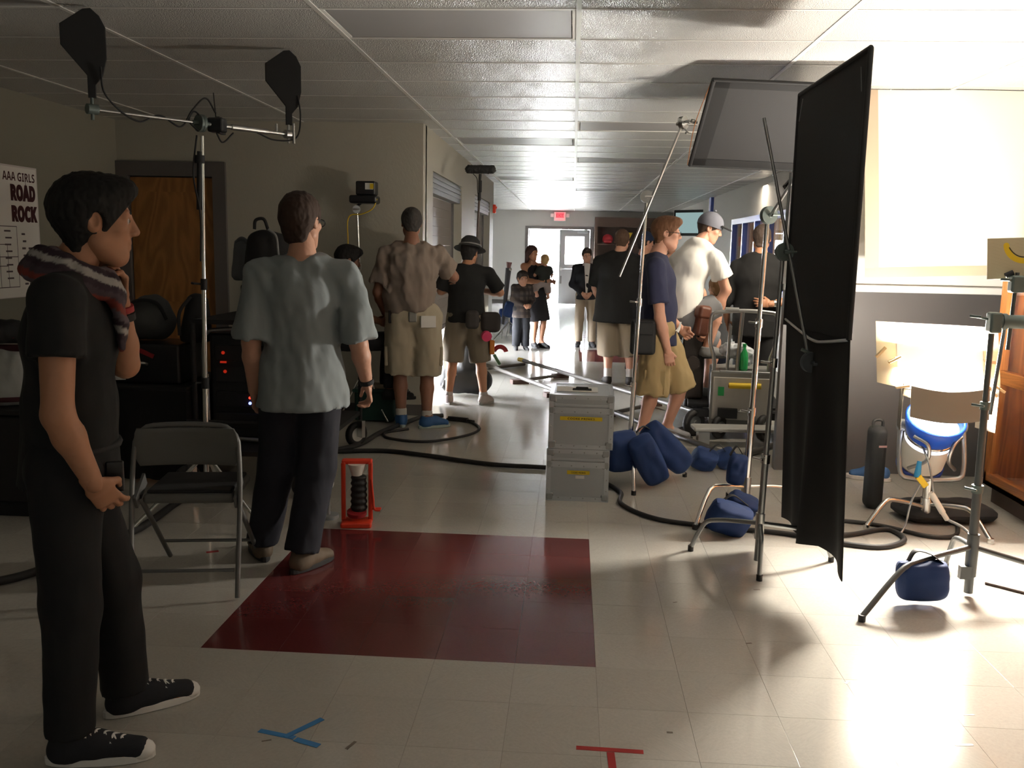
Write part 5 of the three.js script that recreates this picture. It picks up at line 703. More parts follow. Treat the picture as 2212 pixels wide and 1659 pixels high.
// the lamp under the muslin
{
  const o = thing('film_lamp', 'big film lamp with a blue ring and cream housing on a low stand', 'lamp');
  const ax = V(0.0, 0.86, 0.5).normalize(), b = [2.08, 0.36, -5.36], along = (t) => V(...b).addScaledVector(ax, t).toArray(), Q = new THREE.Quaternion().setFromUnitVectors(V(0, 1, 0), ax), L = (pr) => new THREE.LatheGeometry(pr.map((p) => new THREE.Vector2(...p)), 32).applyQuaternion(Q).translate(...b);
  part('housing', L([[0, -0.03], [0.11, -0.03], [0.125, 0], [0.13, 0.16], [0.12, 0.19]]), M.cream, o);
  part('base_rim', L([[0.118, -0.045], [0.132, -0.04], [0.132, -0.015], [0.118, -0.02]]), M.blueTrim, o);
  part('rear_bezel', [ring(0.125, 0.012, along(0.2), ax.toArray())], M.chrome, o);
  part('lens_ring', L([[0.115, 0.205], [0.135, 0.215], [0.158, 0.29], [0.165, 0.33], [0.15, 0.335], [0.14, 0.29], [0.11, 0.22]]), M.blueRing, o);
  part('lamp_lens', L([[0, 0.3], [0.05, 0.304], [0.1, 0.296], [0.14, 0.28]]), M.led([0.85, 0.9, 1], 4), o);
  part('glow_vent', L([[0.128, 0.163], [0.1335, 0.175], [0.131, 0.198]]), M.led([0.85, 0.85, 1], 3), o);
  for (const s of [-1, 1]) part('handle', tube([[2.08 + s * 0.13, 0.55, -5.15], [2.08 + s * 0.07, 0.51, -5.1], [2.08 + s * 0.06, 0.42, -5.12], [2.08 + s * 0.13, 0.35, -5.2]], 0.011), M.steel, o);
  part('yoke', [bent([[1.93, 0.58, -5.32], [1.93, 0.28, -5.26], [2.29, 0.28, -5.26], [2.29, 0.58, -5.32]], 0.014), disc(0.035, 0.03, [1.935, 0.58, -5.32], [1, 0, 0]), disc(0.035, 0.03, [2.285, 0.58, -5.32], [1, 0, 0])], M.dullSteel, o);
  for (const q of [sheet((u, v) => [1.87 + u * 0.42, 0.68 + v * 0.17 - 0.03 * Math.sin(u * 3), -5.02 - v * 0.02], 10, 4, 0.004), sheet((u, v) => [1.87 - 0.04 * v, 0.6 + u * 0.26, -5.2 + v * 0.16], 2, 2, 0.004), sheet((u, v) => [2.3 + 0.04 * v, 0.6 + u * 0.26, -5.2 + v * 0.16], 2, 2, 0.004)]) part('barn_door', q, std([0.13, 0.115, 0.09], 0.6), o);
  part('stem', [rod([2.1, 0.1, -5.28], [2.1, 0.28, -5.27], 0.026), rod([2.1, 0.05, -5.28], [2.1, 0.16, -5.28], 0.034), rod([2.1, 0.02, -5.28], [2.1, 0.06, -5.28], 0.02)], M.chrome, o);
  for (const p of [[[2.1, 0.1, -5.28], [1.85, 0.17, -5.2], [1.72, 0.02, -5.13]], [[2.1, 0.12, -5.28], [2.28, 0.15, -5.12], [2.33, 0.018, -4.95]], [[2.1, 0.1, -5.28], [2.2, 0.15, -5.5], [2.26, 0.018, -5.68]]]) part('leg', [bent(p, 0.014), rod([p[2][0], 0.001, p[2][2]], [p[2][0], 0.03, p[2][2]], 0.018)], M.chrome, o);
  part('yellow_tag', rbox(0.035, 0.075, 0.02, 0.005, 1.98, 0.31, -5.06, 0, 0, 0.7), M.yellow, o); part('cable_plug', [rod([2.03, 0.25, -5.05], [2.1, 0.14, -5.04], 0.017), rod([2.1, 0.14, -5.04], [2.13, 0.1, -5.05], 0.014)], M.cream, o); part('blue_tie', [rod([1.965, 0.42, -5.08], [1.955, 0.33, -5.07], 0.012, 0.02)], std([0.02, 0.2, 0.4], 0.6), o);
  part('lead', [tube([[1.98, 0.31, -5.06], [1.93, 0.2, -5.05], [1.9, 0.05, -5.04], [1.86, 0.012, -5.0]], 0.006), tube([[2.13, 0.1, -5.05], [2.2, 0.07, -4.98], [2.24, 0.012, -4.9]], 0.009), tube([[2.0, 0.52, -5.2], [2.02, 0.4, -5.08], [2.05, 0.22, -5.04], [2.08, 0.16, -5.04]], 0.006)], M.dullSteel, o);
}
{ // the diffusion gel pegged before the lamp, seen from behind
  const o = thing('diffusion_gel', 'glaring white sheet of diffusion gel pegged on the front of the film lamp', 'gel');
  const S = (u, v) => [1.695 + u * 0.66, 0.86 + v * 0.33 - 0.02 * u - 0.035 * Math.sin(u * 3.14) * (1 - v), -5.07 - v * 0.1 + 0.012 * Math.sin(u * 7)];
  part('gel_sheet', sheet((u, v) => S(0.16 + u * 0.72, v), 14, 6, 0.003), phys([0.9, 0.88, 0.83], 0.95, { transmission: 0.6, thickness: 0 }), o);
  for (const q of [sheet((u, v) => S(u * 0.165, v), 4, 6, 0.003), sheet((u, v) => S(0.875 + u * 0.125, v), 4, 6, 0.003)]) part('gel_edge', q, phys([0.8, 0.72, 0.55], 0.7, { transmission: 0.45, thickness: 0 }), o);
  part('lower_flap', [sheet((u, v) => { const p = S(0.2 + u * 0.68, 0); return [p[0], p[1] - 0.004 - v * (0.035 + 0.02 * Math.sin(u * 3.1)), p[2] + v * 0.02]; }, 12, 3, 0.003)], std([0.38, 0.3, 0.2], 0.7), o);
  for (const [n, [u, v]] of [[0.03, 0.5], [0.14, 0.42], [0.2, 0.02], [0.93, 0.45], [0.98, 0.02], [0.93, -0.02]].entries()) { const p = S(u, v); const c = solo('clothes_peg', ['wooden peg on the far left edge of the gel', 'wooden peg beside the glaring part of the gel, left', 'wooden peg at the lower left corner of the gel', 'wooden peg on the right edge of the gel', 'wooden peg at the lower right corner of the gel, outermost', 'wooden peg at the lower right of the gel, next to the corner'][n], 'peg', [rbox(0.014, 0.075, 0.01, 0.003, 0, 0, 0.006), rbox(0.014, 0.075, 0.01, 0.003, 0, 0.002, -0.007), rod([-0.009, 0.008, 0], [0.009, 0.008, 0], 0.006, 0.006, 8)], std([0.62, 0.45, 0.24], 0.7)); c.position.set(p[0], p[1], p[2] + 0.012); c.rotation.z = -0.7 - n * 0.35; }
}
{ // unseen panel lamp behind the partition, placed to light the crew
  const o = thing('unseen_panel_lamp', 'unseen square white panel lamp behind the white partition, placed to light the crew', 'lamp', [2.14, 0, -7.38]);
  const Q = new THREE.Quaternion().setFromUnitVectors(V(0, 0, 1), V(0.1 - 2.12, 1.2 - 2.05, -13 + 7.42).normalize());
  part('casing', rbox(0.86, 0.86, 0.05, 0.01, 0, 0, -0.03).applyQuaternion(Q).translate(0, 2.05, 0), M.black, o);
  part('lit_face', new THREE.PlaneGeometry(0.8, 0.8).applyQuaternion(Q).translate(0, 2.05, 0), M.led([1, 0.94, 0.82], 3), o);
  part('stand', [rod([0.05, 0.3, 0.1], [0.05, 2.1, 0.06], 0.016), ...[0, 2.09, 4.19].map((a) => bent([[0.05, 0.6, 0.1], [0.05 + Math.cos(a) * 0.3, 0.1, 0.1 + Math.sin(a) * 0.3], [0.05 + Math.cos(a) * 0.4, 0.012, 0.1 + Math.sin(a) * 0.4]], 0.01))], M.steel, o);
}
// right-hand stand with clamps and the card
{
  const o = thing('grip_stand', 'dark grip stand at the right edge carrying a hand-painted card', 'stand');
  column(o, [1.868, 0.02, -4.13], [1.858, 1.22, -4.13], [0.42, 0.74], 0.02, M.backlitSteel, M.greyHead);
  for (const [b, e] of [[[1.5, 0.2, -3.94], [1.28, 0.02, -3.78]], [[2.3, 0.13, -4.06], [2.5, 0.02, -3.98]], [[1.9, 0.2, -4.4], [1.92, 0.02, -4.52]]]) { const l = part('leg', bent([[1.868, 0.24, -4.13], b, e], 0.0125), M.backlitSteel, o); part('foot', rod([e[0], 0.001, e[2]], [e[0], 0.03, e[2]], 0.016), M.rubber, l); }
  part('leg_collar', [rod([1.868, 0.1, -4.13], [1.868, 0.3, -4.13], 0.026), box(0.05, 0.06, 0.03, 1.84, 0.12, -4.12)], M.backlitSteel, o);
  part('grip_head', [rbox(0.05, 0.09, 0.06, 0.01, 1.86, 1.27, -4.12), disc(0.03, 0.16, [1.93, 1.275, -4.12], [1, 0, 0]), disc(0.036, 0.02, [1.9, 1.275, -4.12], [1, 0, 0]), ...tKnob([1.83, 1.285, -4.12], [-0.8, 0.15, 0.4], 0.07), ...tKnob([2.0, 1.27, -4.12], [0.8, -0.1, 0.5], 0.06)], M.greyHead, o);
  part('upper_rod', rod([1.935, 1.15, -4.13], [1.948, 1.49, -4.14], 0.009), M.backlitSteel, o); part('second_rod', rod([1.905, 0.85, -4.17], [1.93, 1.3, -4.16], 0.008), M.backlitSteel, o);
  part('card_clamp', [rbox(0.06, 0.075, 0.05, 0.01, 1.945, 1.44, -4.13), disc(0.026, 0.1, [2.01, 1.44, -4.13], [1, 0, 0]), ...tKnob([1.92, 1.455, -4.12], [-1, 0.1, 0.2], 0.03)], M.greyHead, o);
  const tex = canvasTex(512, 256, (c, w, h) => { c.fillStyle = '#b5a88a'; c.fillRect(0, 0, w, h); for (let k = 0; k < 400; k++) { c.fillStyle = 'rgba(90,75,45,0.05)'; c.fillRect((k * 73) % w, (k * 131) % h, 18, 2); } c.strokeStyle = '#d8b51e'; c.lineWidth = 34; c.lineCap = 'round'; c.beginPath(); c.arc(215, 40, 105, Math.PI * 0.98, Math.PI * 0.2, true); c.stroke(); c.strokeStyle = '#3d3215'; c.lineWidth = 7; c.beginPath(); c.moveTo(128, 62); c.quadraticCurveTo(160, 120, 215, 122); c.quadraticCurveTo(250, 128, 240, 150); c.stroke(); });
  const card = thing('painted_card', 'stiff grey-beige card with a yellow painted crescent clipped to the right-hand stand', 'card');
  const faces = [M.paper, M.paper, M.paper, M.paper, std([1, 1, 1], 0.8, 0, { map: tex }), std([0.5, 0.46, 0.38], 0.8)], g = new THREE.BoxGeometry(0.36, 0.18, 0.004).rotateX(-0.1).rotateY(-0.12).rotateZ(0.05).translate(2.01, 1.555, -4.16);
  const m = shade(new THREE.Mesh(g, faces)); m.name = 'card_face'; card.add(m);
  part('clip', [rod([1.9, 1.475, -4.145], [1.93, 1.49, -4.14], 0.012), rod([1.99, 1.475, -4.145], [2.02, 1.49, -4.14], 0.012)], M.black, card);
}
sandbag('plain blue sandbag with a carrying loop on the bright floor, hung on the right-hand stand', [[0.25, 0.2, 0.13, 1.6, 0.122, -3.99, -0.05, 0.1, 0.03]], [[1.53, 0.2, -3.99], [1.56, 0.255, -3.99], [1.62, 0.245, -3.99], [1.68, 0.205, -3.99]]);
{ const o = thing('ballast_bag', 'flat black ballast bag on the floor under the film lamp', 'bag'); part('bag', pillow(0.62, 0.36, 0.1, 4).rotateX(-Math.PI / 2).rotateY(0.15).translate(2.26, 0.05, -5.42), M.black, o); part('strap', tube([[2.0, 0.07, -5.4], [2.1, 0.12, -5.36], [2.3, 0.11, -5.36], [2.42, 0.07, -5.4]], 0.012), M.black, o); }
{ const o = thing('sneaker', 'blue and white sneaker on the floor against the grey dado, left of the lamp', 'shoe', [2.12, 0, -6.32], -1.9); part('upper', mesher([cap([0, 0.055, -0.09], [0, 0.055, 0.02], [0.036, 0.045], [0.038, 0.04], {}), cap([0, 0.05, 0.02], [0, 0.036, 0.12], [0.038, 0.04], [0.036, 0.024], {}), half([0, -1, 0], -0.015)], 0.008), std([0.05, 0.13, 0.3], 0.7), o); part('sole', shoeSole([0, 0, -0.09], [0, 0, 0.12], 0.042, 0.02), M.paper, o); }
{ const o = thing('black_case', 'slim black soft case standing in the dark left of the film lamp', 'case', [1.9, 0, -5.6], 0.15); part('body', rbox(0.1, 0.52, 0.12, 0.04, 0, 0.26, 0), M.black, o); part('handle', tube([[-0.03, 0.5, 0], [-0.025, 0.55, 0], [0.025, 0.55, 0], [0.03, 0.5, 0]], 0.01), M.rubber, o); part('tag', box(0.05, 0.012, 0.004, 0.01, 0.4, 0.061), std([0.6, 0.35, 0.35], 0.6), o); }
// ---------- cases, dolly, track ----------
function silverCase(label, y, w, h, d, tagW) {
  const o = thing('equipment_case', label, 'case', [0.07, y, -5.49 - d / 2], -0.015);
  part('shell', rbox(w - 0.006, h - 0.004, d - 0.006, 0.008, 0, h / 2, 0), M.silver, o);
  const e = [], hw = w / 2, hd = d / 2; for (const s of [-1, 1]) { for (const q of [-1, 1]) { e.push(box(0.028, h - 0.004, 0.028, s * (hw - 0.0125), h / 2, q * (hd - 0.0125))); } for (const yy of [0.014, h - 0.014]) { e.push(box(w, 0.028, 0.028, 0, yy, s * (hd - 0.0125))); e.push(box(0.028, 0.028, d, s * (hw - 0.0125), yy, 0)); } }
  part('edge_trim', e, M.silverTrim, o);
  const lid = h - 0.085; part('lid_band', [box(w - 0.07, 0.012, 0.008, 0, lid + 0.022, hd), box(w - 0.05, 0.036, 0.006, 0, lid - 0.012, hd)], M.silverTrim, o);
  const c = []; for (const s of [-1, 1]) for (const yy of [0.012, h - 0.012, lid - 0.012]) c.push(rbox(0.05, 0.05, 0.05, 0.012, s * (hw - 0.022), Math.min(h - 0.0245, Math.max(0.0255, yy)), hd - 0.022)); part('corner', c, M.dullSteel, o);
  const rv = []; for (let k = 0; k < 4; k++) for (const yy of [h - 0.02, lid - 0.02, 0.02]) rv.push(ball(0.004, -w * 0.3 + k * w * 0.2, yy, hd + 0.003, 1, 1, 0.5, 8)); for (const s of [-1, 1]) for (let k = 0; k < 3; k++) rv.push(ball(0.004, s * (hw - 0.012), 0.07 + k * 0.07, hd + 0.002, 1, 1, 0.5, 8)); part('rivet', rv, M.dullSteel, o);
  const tex = canvasTex(512, 64, (x, W, H) => { x.fillStyle = '#d6bd22'; x.fillRect(0, 0, W, H); x.fillStyle = '#4a3d0c'; x.font = 'bold 46px sans-serif'; x.textAlign = 'center'; x.textBaseline = 'middle'; x.fillText('COOKE PRIMES', W / 2, H / 2 + 2, W - 30); });
  const g = new THREE.BoxGeometry(tagW, 0.024, 0.001).translate(tagW > 0.2 ? 0.0 : 0.005, lid - 0.062, hd + 0.001), ym = std([0.6, 0.45, 0.03], 0.6), m = shade(new THREE.Mesh(g, [ym, ym, ym, ym, std([1, 1, 1], 0.6, 0, { map: tex }), ym])); m.name = 'yellow_tape'; o.add(m);
  return o;
}
{
  const top = silverCase('upper silver equipment case with the long yellow tape label, on another case', 0.332, 0.395, 0.338, 0.5, 0.26); top.position.x = 0.082;
  part('top_handle', [rbox(0.12, 0.012, 0.05, 0.005, 0.0, 0.342, 0.05), rbox(0.08, 0.02, 0.02, 0.008, 0, 0.35, 0.05)], M.black, top); part('paper_label', box(0.26, 0.002, 0.2, -0.03, 0.339, 0.02), M.paper, top);
  const low = silverCase('lower silver equipment case with the short yellow tape label, standing on the floor', 0, 0.385, 0.33, 0.5, 0.14); part('white_label', box(0.055, 0.02, 0.001, 0.015, 0.155, 0.2515), M.paper, low);
}
{ // dolly
  const o = thing('camera_dolly', 'grey camera dolly with chrome push handles and black wheels on the track', 'dolly', [1.43, 0, -7.75], -0.12);
  part('body', [rbox(0.5, 0.46, 0.5, 0.015, 0.02, 0.34, -0.1), rbox(0.34, 0.08, 0.5, 0.01, 0.02, 0.14, -0.1)], M.greyMetal, o);
  part('deck', rbox(0.78, 0.03, 1.25, 0.01, -0.02, 0.255, -0.55), M.black, o);
  part('front_panel', [rbox(0.46, 0.36, 0.012, 0.006, 0.02, 0.34, 0.152), disc(0.012, 0.02, [-0.14, 0.2, 0.16], [0, 0, 1]), disc(0.012, 0.02, [0.17, 0.2, 0.16], [0, 0, 1])], std([0.46, 0.44, 0.4], 0.5), o);
  part('green_sticker', box(0.05, 0.075, 0.003, -0.14, 0.4, 0.16), M.green, o); part('latch', [rod([0.0, 0.24, 0.17], [0.07, 0.24, 0.18], 0.01), rod([0.03, 0.25, 0.15], [0.03, 0.25, 0.19], 0.012)], M.chrome, o);
  part('handle', [bent([[-0.21, 0.5, 0.1], [-0.205, 0.66, 0.12], [-0.25, 0.8, 0.14], [-0.25, 1.06, 0.15], [0.28, 1.07, 0.15], [0.28, 0.8, 0.14], [0.24, 0.66, 0.12], [0.24, 0.5, 0.1]], 0.017), rod([0.0, 1.065, 0.15], [-0.02, 0.5, 0.1], 0.017), rod([-0.09, 0.95, 0.12], [-0.1, 0.5, 0.1], 0.014), rod([-0.14, 1.085, 0.15], [-0.03, 1.085, 0.15], 0.02)], M.steel, o);
  const wheel = (x, z, r, n) => { const w = part('wheel', [new THREE.TorusGeometry(r * 0.72, r * 0.28, 10, 24).rotateY(n).translate(x, r, z)], M.rubber, o); part('hub', [disc(r * 0.5, 0.05, [x, r, z], [Math.sin(n), 0, Math.cos(n)]), disc(r * 0.2, 0.075, [x, r, z], [Math.sin(n), 0, Math.cos(n)])], M.dullSteel, w); };
  wheel(-0.35, 0.12, 0.115, 0.7); wheel(-0.14, 0.18, 0.1, 0.9); wheel(0.22, 0.16, 0.11, 1.0); wheel(-0.34, -1.0, 0.11, 0.4); wheel(0.3, -1.0, 0.11, 0.4);
  for (const q of [box(0.2, 0.06, 0.12, -0.26, 0.2, 0.08), box(0.16, 0.08, 0.1, -0.08, 0.22, 0.16), box(0.2, 0.06, 0.12, 0.22, 0.2, 0.08)]) part('wheel_arm', q, M.black, o);
  part('lift_arm', [rbox(0.2, 0.62, 0.22, 0.03, -0.38, 0.58, -0.25), rod([-0.38, 0.6, -0.14], [-0.38, 0.6, -0.02], 0.06), rod([-0.38, 0.88, -0.25], [-0.38, 0.95, -0.25], 0.1)], std([0.035, 0.026, 0.022], 0.4), o);
  part('yellow_tube', [rod([-0.08, 0.455, 0.19], [0.18, 0.46, 0.19], 0.024)], M.yellow, o); part('tube_end', rod([-0.085, 0.455, 0.19], [-0.079, 0.455, 0.19], 0.017), M.orangeWood, o);
  part('tool_tray', [rbox(0.42, 0.03, 0.2, 0.008, 0.05, 0.56, 0.05)], M.dullSteel, o); part('crumpled_plastic', mesher([ell([-0.05, 0.74, 0.02], [0.12, 0.06, 0.08]), ell([0.06, 0.68, 0.0], [0.1, 0.07, 0.08])], 0.012, { warp: (x, y, z) => 0.03 * nz(x * 24, y * 24, z * 24) }), phys([0.55, 0.58, 0.62], 0.2, {}), o);
}
{ const o = thing('drink_bottle', 'green plastic drink bottle standing on the dolly tray', 'bottle', [1.455, 0.575, -7.66]); part('bottle', new THREE.LatheGeometry([[0, 0], [0.034, 0], [0.036, 0.02], [0.036, 0.11], [0.028, 0.15], [0.014, 0.185], [0.014, 0.21], [0, 0.21]].map((p) => new THREE.Vector2(...p)), 20), phys([0.05, 0.55, 0.16], 0.15, { transmission: 0.3, thickness: 0 }), o); part('lid', rod([0, 0.2, 0], [0, 0.225, 0], 0.016), M.green, o); part('drink_label', rod([0, 0.03, 0], [0, 0.085, 0], 0.0368), M.green, o); }
{ // film camera at the working end of the dolly
  const o = thing('film_camera', 'black film camera on the dolly arm under the hands of the man in white', 'camera', [1.06, 0.955, -7.98], 0.3);
  part('body', [rbox(0.16, 0.17, 0.3, 0.02, 0, 0.13, 0), rbox(0.1, 0.05, 0.18, 0.01, 0, 0.235, 0)], M.blackGloss, o); part('lens', [rod([0, 0.12, -0.15], [0, 0.12, -0.32], 0.05), rod([0, 0.12, -0.32], [0, 0.12, -0.4], 0.062)], M.black, o); part('head', [rbox(0.16, 0.045, 0.2, 0.012, 0, 0.022, 0)], M.dullSteel, o); part('side_rods', [rod([-0.05, 0.05, 0.2], [-0.05, 0.05, -0.35], 0.008), rod([0.05, 0.05, 0.2], [0.05, 0.05, -0.35], 0.008)], M.chrome, o); part('yellow_cap', rod([-0.03, 0.09, 0.15], [-0.03, 0.09, 0.2], 0.028), M.yellow, o);
}
{ // track: two rails and sleepers, leading from far left to the dolly
  const o = thing('dolly_track', 'grey steel dolly track crossing the hall floor behind the silver cases', 'track');
  const a = [-1.1, -11.5], b = [1.5, -5.95], c = [-0.66, -12.05], d = [2.05, -6.72], P = (p, q, t, y) => [p[0] + (q[0] - p[0]) * t, y, p[1] + (q[1] - p[1]) * t];
  const ends = [[a, b], [c, d]];
  for (const [p, q] of ends) part('rail', rod(P(p, q, 0, 0.075), P(p, q, 0.9, 0.075), 0.024), M.rail, o);
  for (const t of [0.02, 0.2, 0.38, 0.56, 0.72, 0.88]) { part('sleeper', [rod(P(a, b, t, 0.032), P(c, d, t, 0.032), 0.02)], M.rail, o); }
  for (const t of [0.2, 0.36, 0.55, 0.72]) for (const [p, q] of ends) part('wedge', box(0.2, 0.048, 0.11, ...P(p, q, t, 0.025), 0, 0.4), std([0.06, 0.03, 0.02], 0.8), o);
  part('yellow_end', rod(P(c, d, -0.01, 0.075), P(c, d, 0.015, 0.075), 0.027), M.yellow, o);
}
{ const o = thing('floor_plank', 'pale grey plank lying before the dolly wheels', 'plank'); part('board', [rbox(0.78, 0.035, 0.2, 0.016, 1.4, 0.135, -7.36, 0, 0.06)], std([0.42, 0.42, 0.4], 0.45), o); part('support', [box(0.09, 0.117, 0.14, 1.1, 0.0585, -7.34), box(0.09, 0.117, 0.14, 1.7, 0.0585, -7.38)], M.dullSteel, o); }
// ---------- cables and marks on the floor ----------
const cable = (label, pts, r, mat = M.rubber) => solo('cable', label, 'cable', tube(pts.map(([x, z, y = 0]) => [x, r + y + 0.0005, z]), r, pts.length * 10), mat);
cable('thick black cable running under the foreground man and the folding chair to the cart', [[-3.4, -3.3], [-2.54, -3.74], [-2.43, -3.93], [-2.29, -4.55], [-2.3, -5.1], [-2.25, -5.6]], 0.021);
cable('black cable curving from the cart to the silver cases', [[-2.0, -6.42], [-1.7, -6.55], [-1.38, -6.62], [-1.05, -6.52], [-0.76, -6.39], [-0.5, -6.3], [-0.15, -6.27]], 0.017);
cable('black cable running from the cart wheel past the blue running shoes', [[-1.95, -6.3], [-1.64, -6.75], [-1.55, -7.3], [-1.45, -7.66], [-1.3, -8.05], [-1.15, -8.12]], 0.02);
cable('thin black cable looping at the feet of the man in the tan shirt', [[-1.36, -7.5], [-1.52, -7.3], [-1.46, -7.12], [-1.14, -7.02], [-0.85, -7.3], [-0.76, -7.62], [-0.92, -7.95], [-1.1, -8.0]], 0.011);
solo('cable_connector', 'black cable connector on the floor beside the blue running shoe', 'connector', [rod([-1.08, 0.024, -7.98], [-0.9, 0.024, -7.92], 0.022), rod([-0.9, 0.02, -7.92], [-0.84, 0.018, -7.88], 0.014)], M.blackGloss);
cable('black cable curling from the silver cases to the foot of the black flag', [[0.27, -5.9], [0.35, -5.68], [0.34, -5.42], [0.53, -5.13], [0.89, -5.01], [1.23, -4.94], [1.43, -4.83], [1.68, -4.77], [1.86, -4.92], [1.83, -5.1], [1.6, -4.98], [1.42, -4.92]], 0.014);
cable('grey looped cable between the black flag and the film lamp', [[1.42, -4.86], [1.3, -5.0], [1.38, -5.14], [1.6, -5.24], [1.82, -5.17], [2.03, -5.0], [2.16, -5.02], [2.3, -5.3]], 0.012);
cable('thin brown cable on the bright floor right of the blue sandbag', [[2.02, -4.3], [2.25, -4.12], [2.6, -4.0]], 0.007, M.brown);
const tapeMark = (label, strips, mat) => { const o = thing('tape_mark', label, 'tape mark'); for (const [x, z, w, d, a] of strips) part('tape_strip', box(w, 0.0009, d, 0, 0, 0, 0, a).translate(x, 0.0006 + 0.0007 * strips.findIndex((q) => q[0] === x && q[1] === z), z), mat, o); };
tapeMark('light blue masking tape mark shaped like a crooked T, on the floor in front', [[-0.9, -2.64, 0.13, 0.022, -0.25], [-0.79, -2.6, 0.09, 0.024, -0.35], [-0.825, -2.685, 0.15, 0.022, 0.95]], M.bluePaint);
tapeMark('dark red tape mark shaped like a T at the bottom edge', [[0.16, -2.655, 0.21, 0.022, -0.02], [0.165, -2.54, 0.024, 0.2, 0.03]], M.redTape);
tapeMark('small red tape scrap on the floor under the folding chair', [[-1.78, -4.3, 0.06, 0.025, 0.5]], M.redTape);
{ const p = []; const r = rng(77); for (const [x, z, l, a] of [[0.36, -2.78, 0.02, 0], [0.5, -3.9, 0.02, 0.4], [1.05, -3.2, 0.03, 0.9], [0.75, -3.5, 0.025, 0.3], [1.4, -3.0, 0.04, 0.2], [1.3, -2.8, 0.06, 0.1], [0.9, -4.1, 0.03, 0.2], [-0.65, -2.6, 0.05, 1.2], [-0.92, -2.6, 0.03, 0.4]]) p.push(box(l, 0.0006, 0.006 + r() * 0.006, 0, 0, 0, 0, a).translate(x, 0.0004, z)); const m = solo('floor_scuffs', 'small dark scuff marks scattered over the vinyl floor', 'scuffs', p, std([0.16, 0.13, 0.1], 0.5)); m.userData.kind = 'stuff'; }
// ---------- left side: chair, stands, cart ----------
{ // folding chair
  const o = thing('folding_chair', 'grey metal folding chair with a black seat pad beside the foreground man', 'chair', [-1.69, 0, -3.93], 0.16);
  const fr = std([0.16, 0.16, 0.155], 0.45, 0.5), W = 0.2;
  part('backrest', [sheet((u, v) => [(u - 0.5) * (0.44 - 0.03 * Math.pow(Math.abs(v - 0.5) * 2, 4)), 0.575 + v * 0.17, 0.09 + 0.03 * v - 0.03 * (1 - Math.pow((u - 0.5) * 2, 2)) + 0.05], 12, 8, 0.012)], std([0.13, 0.13, 0.12], 0.5, 0.1), o);
  part('back_frame', bent([[-W - 0.025, 0.012, 0.27], [-W - 0.02, 0.7, 0.145], [-W + 0.03, 0.755, 0.14], [W - 0.03, 0.755, 0.14], [W + 0.02, 0.7, 0.145], [W + 0.025, 0.012, 0.27]], 0.0115), fr, o);
  for (const s of [-1, 1]) part('rear_leg', [bent([[s * (W + 0.005), 0.44, 0.17], [s * (W + 0.005), 0.4, 0.12], [s * (W + 0.015), 0.012, -0.3]], 0.0115)], fr, o);
  part('seat', [rbox(0.4, 0.045, 0.38, 0.02, 0, 0.425, -0.035)], std([0.13, 0.13, 0.12], 0.5, 0.1), o); part('seat_pad', rbox(0.37, 0.02, 0.34, 0.01, 0, 0.452, -0.035), M.black, o);
  for (const q of [rod([-W - 0.01, 0.13, 0.247], [W + 0.01, 0.13, 0.247], 0.008), rod([-W - 0.01, 0.13, -0.17], [W + 0.01, 0.13, -0.17], 0.008), ...[-1, 1].map((s) => box(0.012, 0.06, 0.16, s * (W + 0.012), 0.46, 0.13, 0.5))]) part('crossbar', q, fr, o);
}
